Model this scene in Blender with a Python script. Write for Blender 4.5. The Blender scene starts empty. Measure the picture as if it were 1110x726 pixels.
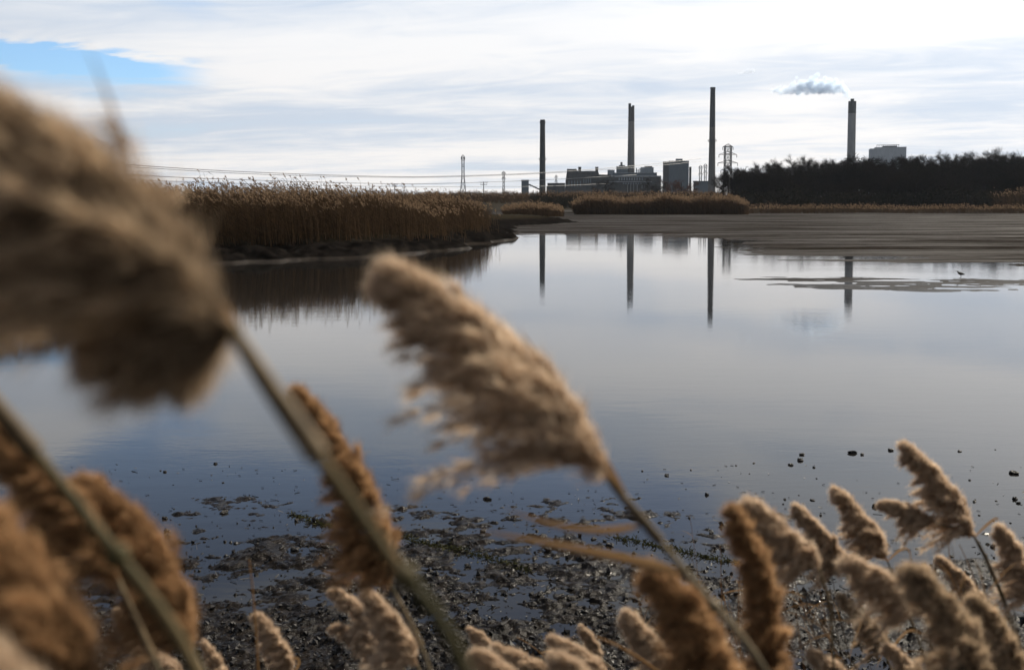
import bpy, math, random
import numpy as np
from mathutils import Vector
C = bpy.context.scene
COL = C.collection
R = math.radians

# ------------------------------------------------------------------ camera
H = 2.6                     # eye height above the water (the path runs along a bank)
F = 1080.0                  # focal length in photo pixels (photo is 1110 x 726)
HOR = 221.0
CY = 287.0                   # photo row of the lens axis (slightly shifted lens)
PITCH = math.atan((CY - HOR) / F)
cam = bpy.data.cameras.new('camera')
cam.sensor_width = 36.0
cam.lens = 36.0 * F / 1110.0
cam.shift_y = -(363 - CY) / 1110.0
cam.clip_start = 0.02
cam.clip_end = 20000
cam.dof.use_dof = True
cam.dof.focus_distance = 17.0
cam.dof.aperture_fstop = 4.2
cam.dof.aperture_blades = 9
camo = bpy.data.objects.new('camera', cam)
COL.objects.link(camo)
camo.location = (0, 0, H)
camo.rotation_euler = (math.pi / 2 - PITCH, 0, 0)
C.camera = camo

# ------------------------------------------------------------------ light
SUN_AZ, SUN_EL = R(45), R(37)     # azimuth to the right of +Y
SUND = Vector((math.sin(SUN_AZ) * math.cos(SUN_EL), math.cos(SUN_AZ) * math.cos(SUN_EL), math.sin(SUN_EL)))
sun = bpy.data.lights.new('sun', 'SUN')
sun.energy = 5.0
sun.angle = R(1.0)
sun.color = (1.0, 0.91, 0.76)
suno = bpy.data.objects.new('sun', sun)
COL.objects.link(suno)
suno.location = (0, 0, 50)
suno.rotation_euler = (-SUND).to_track_quat('-Z', 'Y').to_euler()

C.view_settings.view_transform = 'Standard'
C.view_settings.look = 'None'
C.view_settings.exposure = 0.50
C.view_settings.gamma = 1.0
C.view_settings.use_curve_mapping = False
C.cycles.use_denoising = True
C.cycles.max_bounces = 6
C.cycles.diffuse_bounces = 2
C.cycles.glossy_bounces = 3
C.cycles.transmission_bounces = 4
C.cycles.transparent_max_bounces = 8
C.cycles.volume_bounces = 4
C.cycles.caustics_reflective = False
C.cycles.caustics_refractive = False
C.cycles.sample_clamp_indirect = 4.0


class NT:
    """small helper to write node trees"""
    def __init__(s, tree):
        s.t = tree; s.n = tree.nodes; s.l = tree.links
    def node(s, kind, **kw):
        n = s.n.new(kind)
        for k, v in kw.items():
            setattr(n, k, v)
        return n
    def put(s, sock, v):
        if isinstance(v, bpy.types.NodeSocket):
            s.l.new(v, sock)
        elif v is not None:
            sock.default_value = v
    def math(s, op, a, b=None, c=None, clamp=False):
        n = s.node('ShaderNodeMath', operation=op, use_clamp=clamp)
        s.put(n.inputs[0], a)
        if b is not None: s.put(n.inputs[1], b)
        if c is not None: s.put(n.inputs[2], c)
        return n.outputs[0]
    def vmath(s, op, a, b=None):
        n = s.node('ShaderNodeVectorMath', operation=op)
        s.put(n.inputs[0], a)
        if b is not None: s.put(n.inputs[1], b)
        return n.outputs['Value'] if op in ('DOT_PRODUCT', 'LENGTH') else n.outputs[0]
    def comb(s, x, y, z):
        n = s.node('ShaderNodeCombineXYZ')
        for i, v in enumerate((x, y, z)): s.put(n.inputs[i], v)
        return n.outputs[0]
    def sep(s, v):
        n = s.node('ShaderNodeSeparateXYZ'); s.put(n.inputs[0], v)
        return n.outputs
    def noise(s, vec, scale, detail=4, rough=0.5, dist=0.0, lac=2.0):
        n = s.node('ShaderNodeTexNoise')
        s.put(n.inputs['Vector'], vec); n.inputs['Scale'].default_value = scale
        n.inputs['Detail'].default_value = detail; n.inputs['Roughness'].default_value = rough
        n.inputs['Distortion'].default_value = dist; n.inputs['Lacunarity'].default_value = lac
        return n.outputs['Fac']
    def smooth(s, v, a, b, lo=0.0, hi=1.0):
        n = s.node('ShaderNodeMapRange', interpolation_type='SMOOTHSTEP')
        s.put(n.inputs[0], v)
        for i, x in enumerate((a, b, lo, hi)): n.inputs[i + 1].default_value = x
        return n.outputs[0]
    def mix(s, f, a, b):
        n = s.node('ShaderNodeMix', data_type='RGBA')
        s.put(n.inputs['Factor'], f)
        for k, v in (('A', a), ('B', b)):
            sk = [i for i in n.inputs if i.name == k and i.type == 'RGBA'][0]
            s.put(sk, (*v, 1.0) if isinstance(v, tuple) and len(v) == 3 else v)
        return [o for o in n.outputs if o.type == 'RGBA'][0]


# ------------------------------------------------------------------ sky
W = bpy.data.worlds.new('World'); C.world = W
W.use_nodes = True
W.node_tree.nodes.clear()
t = NT(W.node_tree)
out = t.node('ShaderNodeOutputWorld'); bg = t.node('ShaderNodeBackground')
sky = t.node('ShaderNodeTexSky', sky_type='NISHITA')
sky.sun_disc = False; sky.sun_elevation = SUN_EL; sky.sun_rotation = SUN_AZ
sky.air_density = 1.0; sky.dust_density = 0.6; sky.ozone_density = 1.6
tc = t.node('ShaderNodeTexCoord')
dirv = tc.outputs['Generated']
x, y, z = t.sep(dirv)
zc = t.math('ADD', t.math('MAXIMUM', z, 0.0), 0.055)
u = t.math('DIVIDE', x, zc); v = t.math('DIVIDE', y, zc)
# streaky high overcast, long in the cross-wind direction
n1 = t.noise(t.comb(t.math('MULTIPLY_ADD', u, 0.30, 3.1), t.math('MULTIPLY_ADD', v, 0.50, t.math('MULTIPLY', u, 0.10)), 0.0), 1.0, 7, 0.50, 0.6)
n2 = t.noise(t.comb(t.math('MULTIPLY_ADD', u, 0.22, 7.7), t.math('MULTIPLY', v, 0.42), 4.0), 1.0, 4, 0.5, 0.4)
n3 = t.noise(t.comb(t.math('MULTIPLY_ADD', u, 1.6, 1.2), t.math('MULTIPLY_ADD', v, 2.6, t.math('MULTIPLY', u, 0.5)), 9.0), 1.0, 6, 0.58, 0.9)
n4 = t.noise(t.comb(t.math('MULTIPLY_ADD', u, 0.75, 11.3), t.math('MULTIPLY_ADD', v, 0.9, 2.0), 3.0), 1.0, 4, 0.5, 0.5)
sd = t.vmath('DOT_PRODUCT', dirv, tuple(SUND))
gap = t.vmath('DOT_PRODUCT', dirv, tuple(Vector((math.sin(R(-24)), math.cos(R(-24)), math.tan(R(14.4)))).normalized()))
gx = t.math('MULTIPLY', t.math('ADD', t.math('ARCTAN2', x, y), R(24.0)), 1 / R(5.5))
gz = t.math('MULTIPLY', t.math('SUBTRACT', z, math.sin(R(7.4))), 1 / 0.0115)
gz = t.math('ADD', gz, t.math('ADD', t.math('MULTIPLY', gx, 0.30), t.math('MULTIPLY_ADD', n3, 3.0, -1.5)))
gapm = t.math('EXPONENT', t.math('MULTIPLY', t.math('ADD', t.math('MULTIPLY', gx, gx), t.math('MULTIPLY', gz, gz)), -1.0))
az = t.math('ARCTAN2', x, y)
cov = t.math('ADD', t.math('MULTIPLY', n1, 0.75), t.math('ADD', t.math('MULTIPLY', n2, 0.6), t.math('MULTIPLY', n3, 0.22)))
cov = t.math('SUBTRACT', cov, t.math('MULTIPLY', gapm, 0.75))
cov = t.math('ADD', cov, t.math('MULTIPLY', t.smooth(az, R(-35), R(45)), 0.20))
hi = t.smooth(z, 0.19, 0.36)                       # the overcast breaks up higher in the sky
cov = t.math('SUBTRACT', cov, t.math('MULTIPLY', hi, t.smooth(az, R(-30), R(30), 0.40, 0.18)))
cov = t.math('ADD', cov, t.math('MULTIPLY', t.smooth(z, 0.12, 0.30), t.math('MULTIPLY_ADD', n4, 3.4, -1.7)))
cov = t.math('ADD', cov, 0.07)
cloud = t.smooth(cov, 0.44, 0.80)
body = t.smooth(t.math('ADD', t.math('MULTIPLY', n1, 0.74), t.math('MULTIPLY', n3, 0.26)), 0.36, 0.59)
glow = t.math('POWER', t.math('MAXIMUM', sd, 0.0), 6.0)
glow2 = t.math('POWER', t.math('MAXIMUM', sd, 0.0), 40.0)
ccol = t.mix(body, (0.64, 0.735, 0.87), (0.99, 0.99, 1.0))
warm = t.mix(t.smooth(z, 0.02, 0.22), (1.0, 0.965, 0.93), (0.98, 0.99, 1.0))
ccol2 = t.node('ShaderNodeMix', data_type='RGBA', blend_type='MULTIPLY')
ccol2.inputs[0].default_value = 1.0
t.l.new(ccol, ccol2.inputs[6]); t.l.new(warm, ccol2.inputs[7])
lum = t.math('ADD', t.math('MULTIPLY_ADD', glow, 3.0, 6.2), t.math('MULTIPLY', glow2, 14.0))
lum = t.math('MULTIPLY', lum, t.smooth(z, 0.20, 0.45, 0.80, 0.50))
lum = t.math('MULTIPLY', lum, t.smooth(sd, -0.6, 0.55, 0.22, 1.0))
CL = t.vmath('SCALE', ccol2.outputs[2])
CL.node.inputs['Scale'].default_value = 1.0; t.l.new(lum, CL.node.inputs['Scale'])
tint = t.mix(t.smooth(z, 0.15, 0.25), (0.74, 0.93, 1.14), (0.98, 0.94, 0.96))
skyb = t.vmath('SCALE', t.vmath('MULTIPLY', sky.outputs[0], tint)); skyb.node.inputs['Scale'].default_value = 0.68
final = t.mix(cloud, skyb, CL)
t.l.new(t.smooth(z, 0.22, 0.36, 0.72, 0.50), skyb.node.inputs['Scale'])
t.l.new(final, bg.inputs['Color'])
bg.inputs['Strength'].default_value = 0.138
t.l.new(bg.outputs[0], out.inputs[0])


# ------------------------------------------------------------------ helpers
def ray(px, py):
    a = (px - 555) / F; b = (CY - py) / F
    cp, sp = math.cos(PITCH), math.sin(PITCH)
    return np.array((a, cp + b * sp, -sp + b * cp))

def P(px, py, d):
    r = ray(px, py)
    return np.array((0, 0, H)) + r * (d / r[1])

def G(px, py, z0=0.0):
    r = ray(px, py)
    return np.array((0, 0, H)) + r * ((z0 - H) / r[2])

def elev(py, d):                    # height of a point d metres off that shows at photo row py
    return float(P(555, py, d)[2])

def ux(px, d):                      # sideways position at distance d
    return float(P(px, HOR, d)[0])

def mpp(d):
    return d / F

def tag(o, label=None, cat=None, group=None, kind=None):
    if label: o['label'] = label
    if cat: o['category'] = cat
    if group: o['group'] = group
    if kind: o['kind'] = kind
    return o

def empty(name, loc, label=None, cat=None, group=None):
    o = bpy.data.objects.new(name, None); COL.objects.link(o)
    o.location = loc; o.empty_display_size = 0.1
    return tag(o, label, cat, group)

def norm(a):
    return a / np.maximum(np.linalg.norm(a, axis=-1, keepdims=True), 1e-9)

class MB:
    """collects triangles and quads for one mesh"""
    def __init__(s):
        s.v = []; s.f = []; s.n = 0
    def add(s, verts, faces):
        verts = np.asarray(verts, float).reshape(-1, 3)
        s.v.append(verts); s.f.append(np.asarray(faces, int) + s.n); s.n += len(verts)
    def tris(s, a, b, c):
        n = len(a)
        v = np.stack([a, b, c], 1).reshape(-1, 3)
        s.add(v, np.arange(n * 3).reshape(n, 3))
    def quads(s, a, b, c, d):
        n = len(a)
        v = np.stack([a, b, c, d], 1).reshape(-1, 3)
        s.add(v, np.arange(n * 4).reshape(n, 4))
    def box(s, x0, x1, y0, y1, z0, z1):
        v = [(x, y, z) for z in (z0, z1) for y in (y0, y1) for x in (x0, x1)]
        s.add(v, [(0, 2, 3, 1), (4, 5, 7, 6), (0, 1, 5, 4), (2, 6, 7, 3), (0, 4, 6, 2), (1, 3, 7, 5)])
    def prism(s, prof, y0, y1):                     # profile in x,z pushed along y
        n = len(prof)
        v = [(p[0], y0, p[1]) for p in prof] + [(p[0], y1, p[1]) for p in prof]
        for i in range(n):
            j = (i + 1) % n
            s.add([v[i], v[j], v[n + j], v[n + i]], [(0, 1, 2, 3)])
        for base in (v[:n], v[n:]):
            c = np.mean(base, 0)
            for i in range(n):
                s.add([c, base[i], base[(i + 1) % n]], [(0, 1, 2)])
    def tube(s, pts, rad, k=8, cap=True):
        pts = np.asarray(pts, float); n = len(pts)
        rad = np.broadcast_to(np.asarray(rad, float), (n,))
        T = norm(np.gradient(pts, axis=0))
        ref = np.array((0, 0, 1.0)) if abs(T[0][2]) < 0.9 else np.array((1.0, 0, 0))
        A = norm(np.cross(T, ref)); B = np.cross(T, A)
        ang = np.linspace(0, 2 * np.pi, k, endpoint=False)
        ring = pts[:, None] + rad[:, None, None] * (np.cos(ang)[None, :, None] * A[:, None] + np.sin(ang)[None, :, None] * B[:, None])
        f = []
        for i in range(n - 1):
            for j in range(k):
                f.append((i * k + j, i * k + (j + 1) % k, (i + 1) * k + (j + 1) % k, (i + 1) * k + j))
        s.add(ring.reshape(-1, 3), f)
        if cap:
            for i, flip in ((0, 1), (n - 1, 0)):
                c = pts[i]; rg = ring[i]
                for j in range(k):
                    q = [c, rg[j], rg[(j + 1) % k]]
                    s.add(q[::-1] if flip else q, [(0, 1, 2)])
    def build(s, name, m, parent=None, smooth=False, origin=None, link=True):
        me = bpy.data.meshes.new(name)
        v = np.concatenate(s.v)
        if origin is not None: v = v - np.asarray(origin)
        me.vertices.add(len(v)); me.vertices.foreach_set('co', v.astype(np.float32).ravel())
        loops = np.concatenate([f.ravel() for f in s.f])
        sizes = np.concatenate([np.full(len(f), f.shape[1]) for f in s.f])
        me.loops.add(len(loops)); me.loops.foreach_set('vertex_index', loops.astype(np.int32))
        me.polygons.add(len(sizes))
        me.polygons.foreach_set('loop_start', np.concatenate([[0], np.cumsum(sizes)[:-1]]).astype(np.int32))
        me.polygons.foreach_set('loop_total', sizes.astype(np.int32))
        me.polygons.foreach_set('use_smooth', np.full(len(sizes), bool(smooth)))
        me.update(calc_edges=True); me.validate()
        if m: me.materials.append(m)
        o = bpy.data.objects.new(name, me)
        if link: COL.objects.link(o)
        if parent is not None: o.parent = parent
        if origin is not None and parent is None: o.location = origin
        return o

def copy_thing(o, parent=None):
    c = o.copy(); COL.objects.link(c); c.parent = parent
    for ch in list(o.children): copy_thing(ch, c)
    return c

def _hash(i, j, seed):
    h = (i.astype(np.int64) * 374761393 + j.astype(np.int64) * 668265263 + seed * 982451653) & 0xFFFFFFFF
    h = ((h ^ (h >> 13)) * 1274126177) & 0xFFFFFFFF
    return ((h ^ (h >> 16)) & 0xFFFF) / 65535.0

def vnoise(x, y, seed=0):
    xi, yi = np.floor(x), np.floor(y)
    fx, fy = x - xi, y - yi
    fx = fx * fx * (3 - 2 * fx); fy = fy * fy * (3 - 2 * fy)
    a = _hash(xi, yi, seed); b = _hash(xi + 1, yi, seed); c = _hash(xi, yi + 1, seed); d = _hash(xi + 1, yi + 1, seed)
    return (a * (1 - fx) + b * fx) * (1 - fy) + (c * (1 - fx) + d * fx) * fy - 0.5

def fbm(x, y, seed=0, oct=4, gain=0.5):
    s = 0; a = 1
    for o in range(oct):
        s = s + a * vnoise(x * 2 ** o + 17 * o, y * 2 ** o - 9 * o, seed + o); a *= gain
    return s


# ------------------------------------------------------------------ materials
def principled(name, rough=0.7, base=None, ior=None, spec=None):
    m = bpy.data.materials.new(name); m.use_nodes = True
    q = NT(m.node_tree); b = q.n['Principled BSDF']
    if base: b.inputs['Base Color'].default_value = (*base, 1)
    b.inputs['Roughness'].default_value = rough
    if ior: b.inputs['IOR'].default_value = ior
    if spec is not None: b.inputs['Specular IOR Level'].default_value = spec
    return m, q, b

def worn(name, c1, c2, scale=0.2, rough=0.8, streak=1.0, spec=0.3):
    m, q, b = principled(name, rough, spec=spec)
    tcn = q.node('ShaderNodeTexCoord')
    mp = q.node('ShaderNodeMapping'); q.l.new(tcn.outputs['Object'], mp.inputs[0])
    mp.inputs['Scale'].default_value = (1, 1, streak)
    f = q.noise(mp.outputs[0], scale, 6, 0.6, 0.3)
    q.l.new(q.mix(q.smooth(f, 0.35, 0.65), c1, c2), b.inputs['Base Color'])
    return m

def fibre(name, c1, c2, trans=0.4, rough=0.8, attr=None):
    """thin dry plant matter: part of the light passes through"""
    m = bpy.data.materials.new(name); m.use_nodes = True
    q = NT(m.node_tree); q.n.clear()
    o = q.node('ShaderNodeOutputMaterial')
    g = q.node('ShaderNodeNewGeometry')
    fac = g.outputs['Random Per Island']
    if attr:
        an = q.node('ShaderNodeAttribute', attribute_name=attr)
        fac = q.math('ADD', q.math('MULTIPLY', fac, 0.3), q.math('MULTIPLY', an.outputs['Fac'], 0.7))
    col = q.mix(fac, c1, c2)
    d = q.node('ShaderNodeBsdfDiffuse'); tr = q.node('ShaderNodeBsdfTranslucent')
    q.l.new(col, d.inputs[0]); q.l.new(col, tr.inputs[0])
    mx = q.node('ShaderNodeMixShader'); mx.inputs[0].default_value = trans
    q.l.new(d.outputs[0], mx.inputs[1]); q.l.new(tr.outputs[0], mx.inputs[2])
    q.l.new(mx.outputs[0], o.inputs[0])
    return m

M = {}
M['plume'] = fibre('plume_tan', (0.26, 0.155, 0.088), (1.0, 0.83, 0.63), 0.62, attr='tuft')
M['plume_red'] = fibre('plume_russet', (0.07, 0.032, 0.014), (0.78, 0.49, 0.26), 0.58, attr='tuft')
M['plume_dark'] = fibre('plume_brown_shaded', (0.022, 0.012, 0.007), (0.98, 0.74, 0.50), 0.52, attr='tuft')  # brown hairs; the near-black end paints in the plume's shaded core
M['leaf'] = fibre('dry_leaf', (0.20, 0.12, 0.06), (0.34, 0.20, 0.09), 0.4)
M['dark_stalk'] = fibre('dark_stalk', (0.035, 0.025, 0.015), (0.10, 0.07, 0.04), 0.1)
M['bed'] = fibre('reed_blades', (0.022, 0.016, 0.011), (0.090, 0.058, 0.034), 0.3)
M['bed_plume'] = fibre('reed_tops', (0.085, 0.056, 0.036), (0.28, 0.195, 0.125), 0.45)
M['bark'] = worn('bark', (0.020, 0.017, 0.015), (0.045, 0.038, 0.032), 3.0, 0.95, 0.3, 0.1)
M['twig'] = fibre('twigs', (0.018, 0.015, 0.013), (0.04, 0.032, 0.026), 0.05)
M['twig_red'] = fibre('russet_twigs', (0.05, 0.026, 0.020), (0.09, 0.045, 0.032), 0.15)
M['scrub'] = fibre('scrub_twigs', (0.016, 0.015, 0.012), (0.035, 0.03, 0.022), 0.08)

m, q, b = principled('reed_stem', 0.55, spec=0.2)
tcn = q.node('ShaderNodeTexCoord')
f = q.noise(tcn.outputs['Object'], 9, 5, 0.6)
q.l.new(q.mix(q.smooth(f, 0.38, 0.62), (0.085, 0.07, 0.04), (0.20, 0.15, 0.085)), b.inputs['Base Color'])
M['stem'] = m
m, q, b = principled('reed_stem_green', 0.6, spec=0.08)
tcn = q.node('ShaderNodeTexCoord')
f = q.noise(tcn.outputs['Object'], 7, 5, 0.6)
q.l.new(q.mix(q.smooth(f, 0.40, 0.62), (0.045, 0.040, 0.018), (0.135, 0.098, 0.050)), b.inputs['Base Color'])
M['stem_green'] = m

m, q, b = principled('leaf_sheath', 0.6, spec=0.15)
tcn = q.node('ShaderNodeTexCoord')
f = q.noise(tcn.outputs['Object'], 14, 6, 0.65); f2 = q.noise(tcn.outputs['Object'], 120, 3, 0.6)
q.l.new(q.mix(q.smooth(q.math('ADD', q.math('MULTIPLY', f, 0.7), q.math('MULTIPLY', f2, 0.3)), 0.38, 0.62), (0.065, 0.045, 0.024), (0.19, 0.135, 0.075)), b.inputs['Base Color'])
M['sheath'] = m

# wet mud
m, q, b = principled('wet_mud', 0.5, spec=0.5)
mudb = b
g = q.node('ShaderNodeNewGeometry'); pos = g.outputs['Position']
px_, py_, pz_ = q.sep(pos)
n_a = q.noise(pos, 1.3, 6, 0.6); n_b = q.noise(pos, 38, 5, 0.65); n_c = q.noise(pos, 9, 5, 0.6)
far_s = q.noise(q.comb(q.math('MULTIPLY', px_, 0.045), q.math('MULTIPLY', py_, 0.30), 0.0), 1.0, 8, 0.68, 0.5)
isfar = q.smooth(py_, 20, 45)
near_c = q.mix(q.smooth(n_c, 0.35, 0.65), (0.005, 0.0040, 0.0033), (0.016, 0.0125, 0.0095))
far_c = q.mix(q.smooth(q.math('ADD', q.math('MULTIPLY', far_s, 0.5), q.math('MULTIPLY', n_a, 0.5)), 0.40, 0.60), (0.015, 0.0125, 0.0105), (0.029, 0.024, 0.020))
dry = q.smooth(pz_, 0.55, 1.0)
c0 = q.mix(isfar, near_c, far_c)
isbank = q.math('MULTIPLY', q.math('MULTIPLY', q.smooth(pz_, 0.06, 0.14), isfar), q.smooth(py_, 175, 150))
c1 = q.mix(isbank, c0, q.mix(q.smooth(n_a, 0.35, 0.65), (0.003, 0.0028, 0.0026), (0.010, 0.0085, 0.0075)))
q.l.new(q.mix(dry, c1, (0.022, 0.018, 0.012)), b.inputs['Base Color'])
q.l.new(q.math('MULTIPLY', q.math('ADD', q.smooth(py_, 12, 40, 0.05, 0.03), q.math('MULTIPLY', q.smooth(n_b, 0.60, 0.70), q.smooth(py_, 40, 12, 0.0, 0.25))), q.math('MAXIMUM', q.math('SUBTRACT', 1.0, isfar), q.smooth(far_s, 0.40, 0.62))), b.inputs['Specular IOR Level'])
rn = q.smooth(n_a, 0.35, 0.65, 0.10, 0.30)
rf = q.smooth(far_s, 0.36, 0.66, 0.85, 0.6)
r1 = q.math('ADD', q.math('MULTIPLY', rn, q.math('SUBTRACT', 1.0, isfar)), q.math('MULTIPLY', rf, isfar))
q.l.new(q.math('MAXIMUM', r1, q.math('MULTIPLY', dry, 0.9)), b.inputs['Roughness'])
sl = [l for l in m.node_tree.links if l.to_socket == b.inputs['Specular IOR Level']][0].from_socket
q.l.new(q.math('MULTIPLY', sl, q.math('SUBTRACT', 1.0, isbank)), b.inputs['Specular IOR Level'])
bp = q.node('ShaderNodeBump'); bp.inputs['Strength'].default_value = 0.8; bp.inputs['Distance'].default_value = 0.03
q.l.new(q.math('ADD', q.math('MULTIPLY', n_b, 0.45), n_c), bp.inputs['Height'])
q.l.new(bp.outputs[0], b.inputs['Normal'])
M['mud'] = m

# still water with faint wind streaks
m, q, b = principled('still_water', 0.035, (0.012, 0.011, 0.010), ior=1.333)
g = q.node('ShaderNodeNewGeometry'); pos = g.outputs['Position']
wx, wy, wz = q.sep(pos)
w1 = q.noise(q.comb(q.math('MULTIPLY', wx, 1.1), q.math('MULTIPLY', wy, 3.6), 0.0), 1.0, 4, 0.55, 0.4)
w2 = q.noise(q.comb(q.math('MULTIPLY', wx, 7.0), q.math('MULTIPLY', wy, 19.0), 2.0), 1.0, 3, 0.5, 0.3)
patch = q.smooth(q.noise(q.comb(q.math('MULTIPLY', wx, 0.10), q.math('MULTIPLY', wy, 0.16), 5.0), 1.0, 3, 0.5, 0.5), 0.42, 0.62)
hgt = q.math('ADD', q.math('MULTIPLY', w1, 0.010), q.math('MULTIPLY', q.math('MULTIPLY', w2, patch), 0.0045))
bp = q.node('ShaderNodeBump'); bp.inputs['Strength'].default_value = 0.12; bp.inputs['Distance'].default_value = 1.0
q.l.new(hgt, bp.inputs['Height']); q.l.new(bp.outputs[0], b.inputs['Normal'])
M['water'] = m

M['clod'] = worn('mud_clod', (0.006, 0.0055, 0.005), (0.016, 0.013, 0.011), 30, 0.6, 1, 0.2)
M['weed'] = fibre('green_weed', (0.022, 0.024, 0.011), (0.055, 0.052, 0.022), 0.2)
M['straw'] = fibre('straw_litter', (0.06, 0.045, 0.028), (0.20, 0.15, 0.09), 0.3)
M['soot'] = worn('dark_brick_stack', (0.022, 0.021, 0.022), (0.036, 0.033, 0.033), 0.12, 0.9, 0.2)
M['concrete'] = worn('grey_concrete', (0.13, 0.125, 0.12), (0.20, 0.19, 0.18), 0.08, 0.85, 0.25)
M['concrete_pale'] = worn('pale_concrete', (0.20, 0.20, 0.20), (0.28, 0.28, 0.28), 0.08, 0.85, 0.25)
M['brown_conc'] = worn('brown_concrete', (0.10, 0.088, 0.08), (0.15, 0.13, 0.12), 0.08, 0.85, 0.25)
M['topband'] = worn('dark_band', (0.035, 0.037, 0.042), (0.055, 0.055, 0.06), 0.15, 0.85, 0.3)
M['brick'] = worn('dark_brick', (0.030, 0.030, 0.034), (0.050, 0.046, 0.046), 0.25, 0.9, 0.6)
M['cladding'] = worn('blue_grey_cladding', (0.085, 0.108, 0.132), (0.098, 0.122, 0.146), 0.5, 0.8, 0.3)
M['cladding_pale'] = worn('pale_cladding', (0.20, 0.23, 0.26), (0.225, 0.255, 0.285), 0.5, 0.8, 0.3)
M['cladding_white'] = worn('white_cladding', (0.40, 0.43, 0.46), (0.46, 0.49, 0.52), 0.5, 0.8, 0.3)
M['roofline'] = worn('pale_roof_edge', (0.22, 0.24, 0.26), (0.32, 0.33, 0.35), 0.3, 0.7)
M['window'] = principled('window_glass', 0.15, (0.10, 0.12, 0.14))[0]
M['frame_white'] = worn('white_frame', (0.5, 0.52, 0.54), (0.6, 0.6, 0.6), 0.5, 0.6)
M['steel'] = worn('galvanised_steel', (0.06, 0.062, 0.066), (0.10, 0.10, 0.10), 0.6, 0.7, spec=0.1)
M['wire'] = principled('power_wire', 0.6, (0.10, 0.10, 0.11))[0]

# ------------------------------------------------------------------ ground
def poly_sd(x, y, poly):
    """signed distance, positive inside"""
    poly = np.asarray(poly); n = len(poly)
    d = np.full(x.shape, 1e9); ins = np.zeros(x.shape, bool)
    for i in range(n):
        ax, ay = poly[i]; bx, by = poly[(i + 1) % n]
        ex, ey = bx - ax, by - ay
        tt = np.clip(((x - ax) * ex + (y - ay) * ey) / (ex * ex + ey * ey + 1e-9), 0, 1)
        d = np.minimum(d, np.hypot(x - ax - tt * ex, y - ay - tt * ey))
        c = ((ay > y) != (by > y)) & (x < (bx - ax) * (y - ay) / (by - ay + 1e-12) + ax)
        ins ^= c
    return np.where(ins, d, -d)

g2 = lambda pts: [tuple(G(*p)[:2]) for p in pts]
BANK = g2([(-420, 312), (-60, 299), (120, 293), (240, 286), (330, 281), (420, 277.5), (490, 273), (520, 268), (556, 262), (563, 258.5)]) + \
       g2([(556, 250), (560, 245.5), (600, 243.8), (630, 241.5), (605, 238.5), (560, 237.5)]) + [(-14, 300), (-600, 300), (-600, 40)]
FLAT = g2([(545, 257), (600, 255.5), (690, 254.2), (745, 256.5), (800, 257.8), (826, 261.5), (818, 267), (800, 272), (812, 276.5), (850, 279.5), (920, 282),
           (960, 284.0), (1000, 286.5), (1050, 289.5), (1110, 293.5), (1300, 305)]) + [(300, 60), (420, 420), (-10, 420), (-10, 88)]
SPIT = g2([(812, 304.8), (850, 302.6), (920, 302.0), (1000, 303.2), (1110, 303.6), (1300, 306), (1300, 330), (1110, 317), (1020, 317.5), (960, 312.5), (900, 311.5), (860, 308.5)])
SPIT2 = g2([(962, 286.4), (1000, 285.6), (1036, 286.4), (1060, 289.2), (1000, 288.2)])

def height(x, y):
    x = np.asarray(x, float); y = np.asarray(y, float)
    near = np.interp(y, [-40, -3, 0, 1.5, 3, 4.3, 5.4, 6.6, 8.2, 11, 16, 30], [1.3, 1.05, 0.92, 0.74, 0.34, 0.072, 0.033, 0.011, -0.015, -0.055, -0.15, -0.4])
    amp = np.clip((12 - y) / 4, 0, 1)
    lat = 1 - np.exp(-((x + 0.25) / 1.7) ** 2)
    near = near - 0.006 * lat * np.clip((y - 3) / 2, 0, 1) * amp
    nz = 0.040 * fbm(x * 0.9, y * 1.1, 3, 3) + 0.040 * fbm(x * 3.2, y * 4.5, 5, 5, 0.68)
    lump = np.maximum(0, fbm(x * 12, y * 14, 11, 4, 0.65) - 0.12) * 0.030 + 0.017 * fbm(x * 24, y * 28, 15, 3, 0.6)
    near = near + amp * (nz + lump * np.clip(1.1 - lat * 0.6, 0, 1))
    h = np.maximum(near, -0.5)
    a = poly_sd(x, y, BANK)
    a = a + 1.3 * fbm(x * 0.9, y * 0.5, 23, 3, 0.6) + 2.2 * fbm(x * 0.12, y * 0.12, 21, 3) * np.clip(1 - (y - 60) / 60, 0.2, 1)
    hb = np.where(a < 0, np.maximum(-0.5, a * 0.10), 0.95 * (1 - np.exp(-np.maximum(a, 0) / 2.6)) + (0.12 * fbm(x * 0.8, y * 0.8, 8, 4) + 0.10 * fbm(x * 2.4, y * 1.2, 9, 3, 0.6)) * np.clip(a, 0, 1))
    h = np.maximum(h, hb)
    for poly, k, top in ((FLAT, 0.008, 0.05), (SPIT, 0.02, 0.020), (SPIT2, 0.02, 0.016)):
        s = poly_sd(x, y, poly)
        st = fbm(x * 0.06, y * 0.35, 31, 4, 0.6) * 0.044 + 0.026 * fbm(x * 0.5, y * 1.6, 37, 4, 0.65)
        fade = np.clip(1 + s / 14, 0, 1)
        hf = np.where(s < 0, np.maximum(-0.3, s * k), top * (1 - np.exp(-np.maximum(s, 0) / 8))) + st * fade * np.clip(1 - s / 60, 0.25, 1)
        h = np.maximum(h, hf)
    # dry land behind the flat
    land = np.clip((y - 262 - 10 * fbm(x * 0.02, y * 0.0 + 3, 41, 3)) / 14, 0, 1)
    land = land * land * (3 - 2 * land)
    px = 555 + F * x / np.maximum(y, 1)
    dyke = 3.3 * np.exp(-((y - 390) / 45) ** 2) * np.clip((px - 380) / 90, 0, 1) * np.clip((1150 - px) / 80, 0, 1)
    h = np.maximum(h, -0.3 + 1.5 * land) + dyke
    return h

def hz(x, y):
    return float(height(np.array([x]), np.array([y]))[0])

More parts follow.
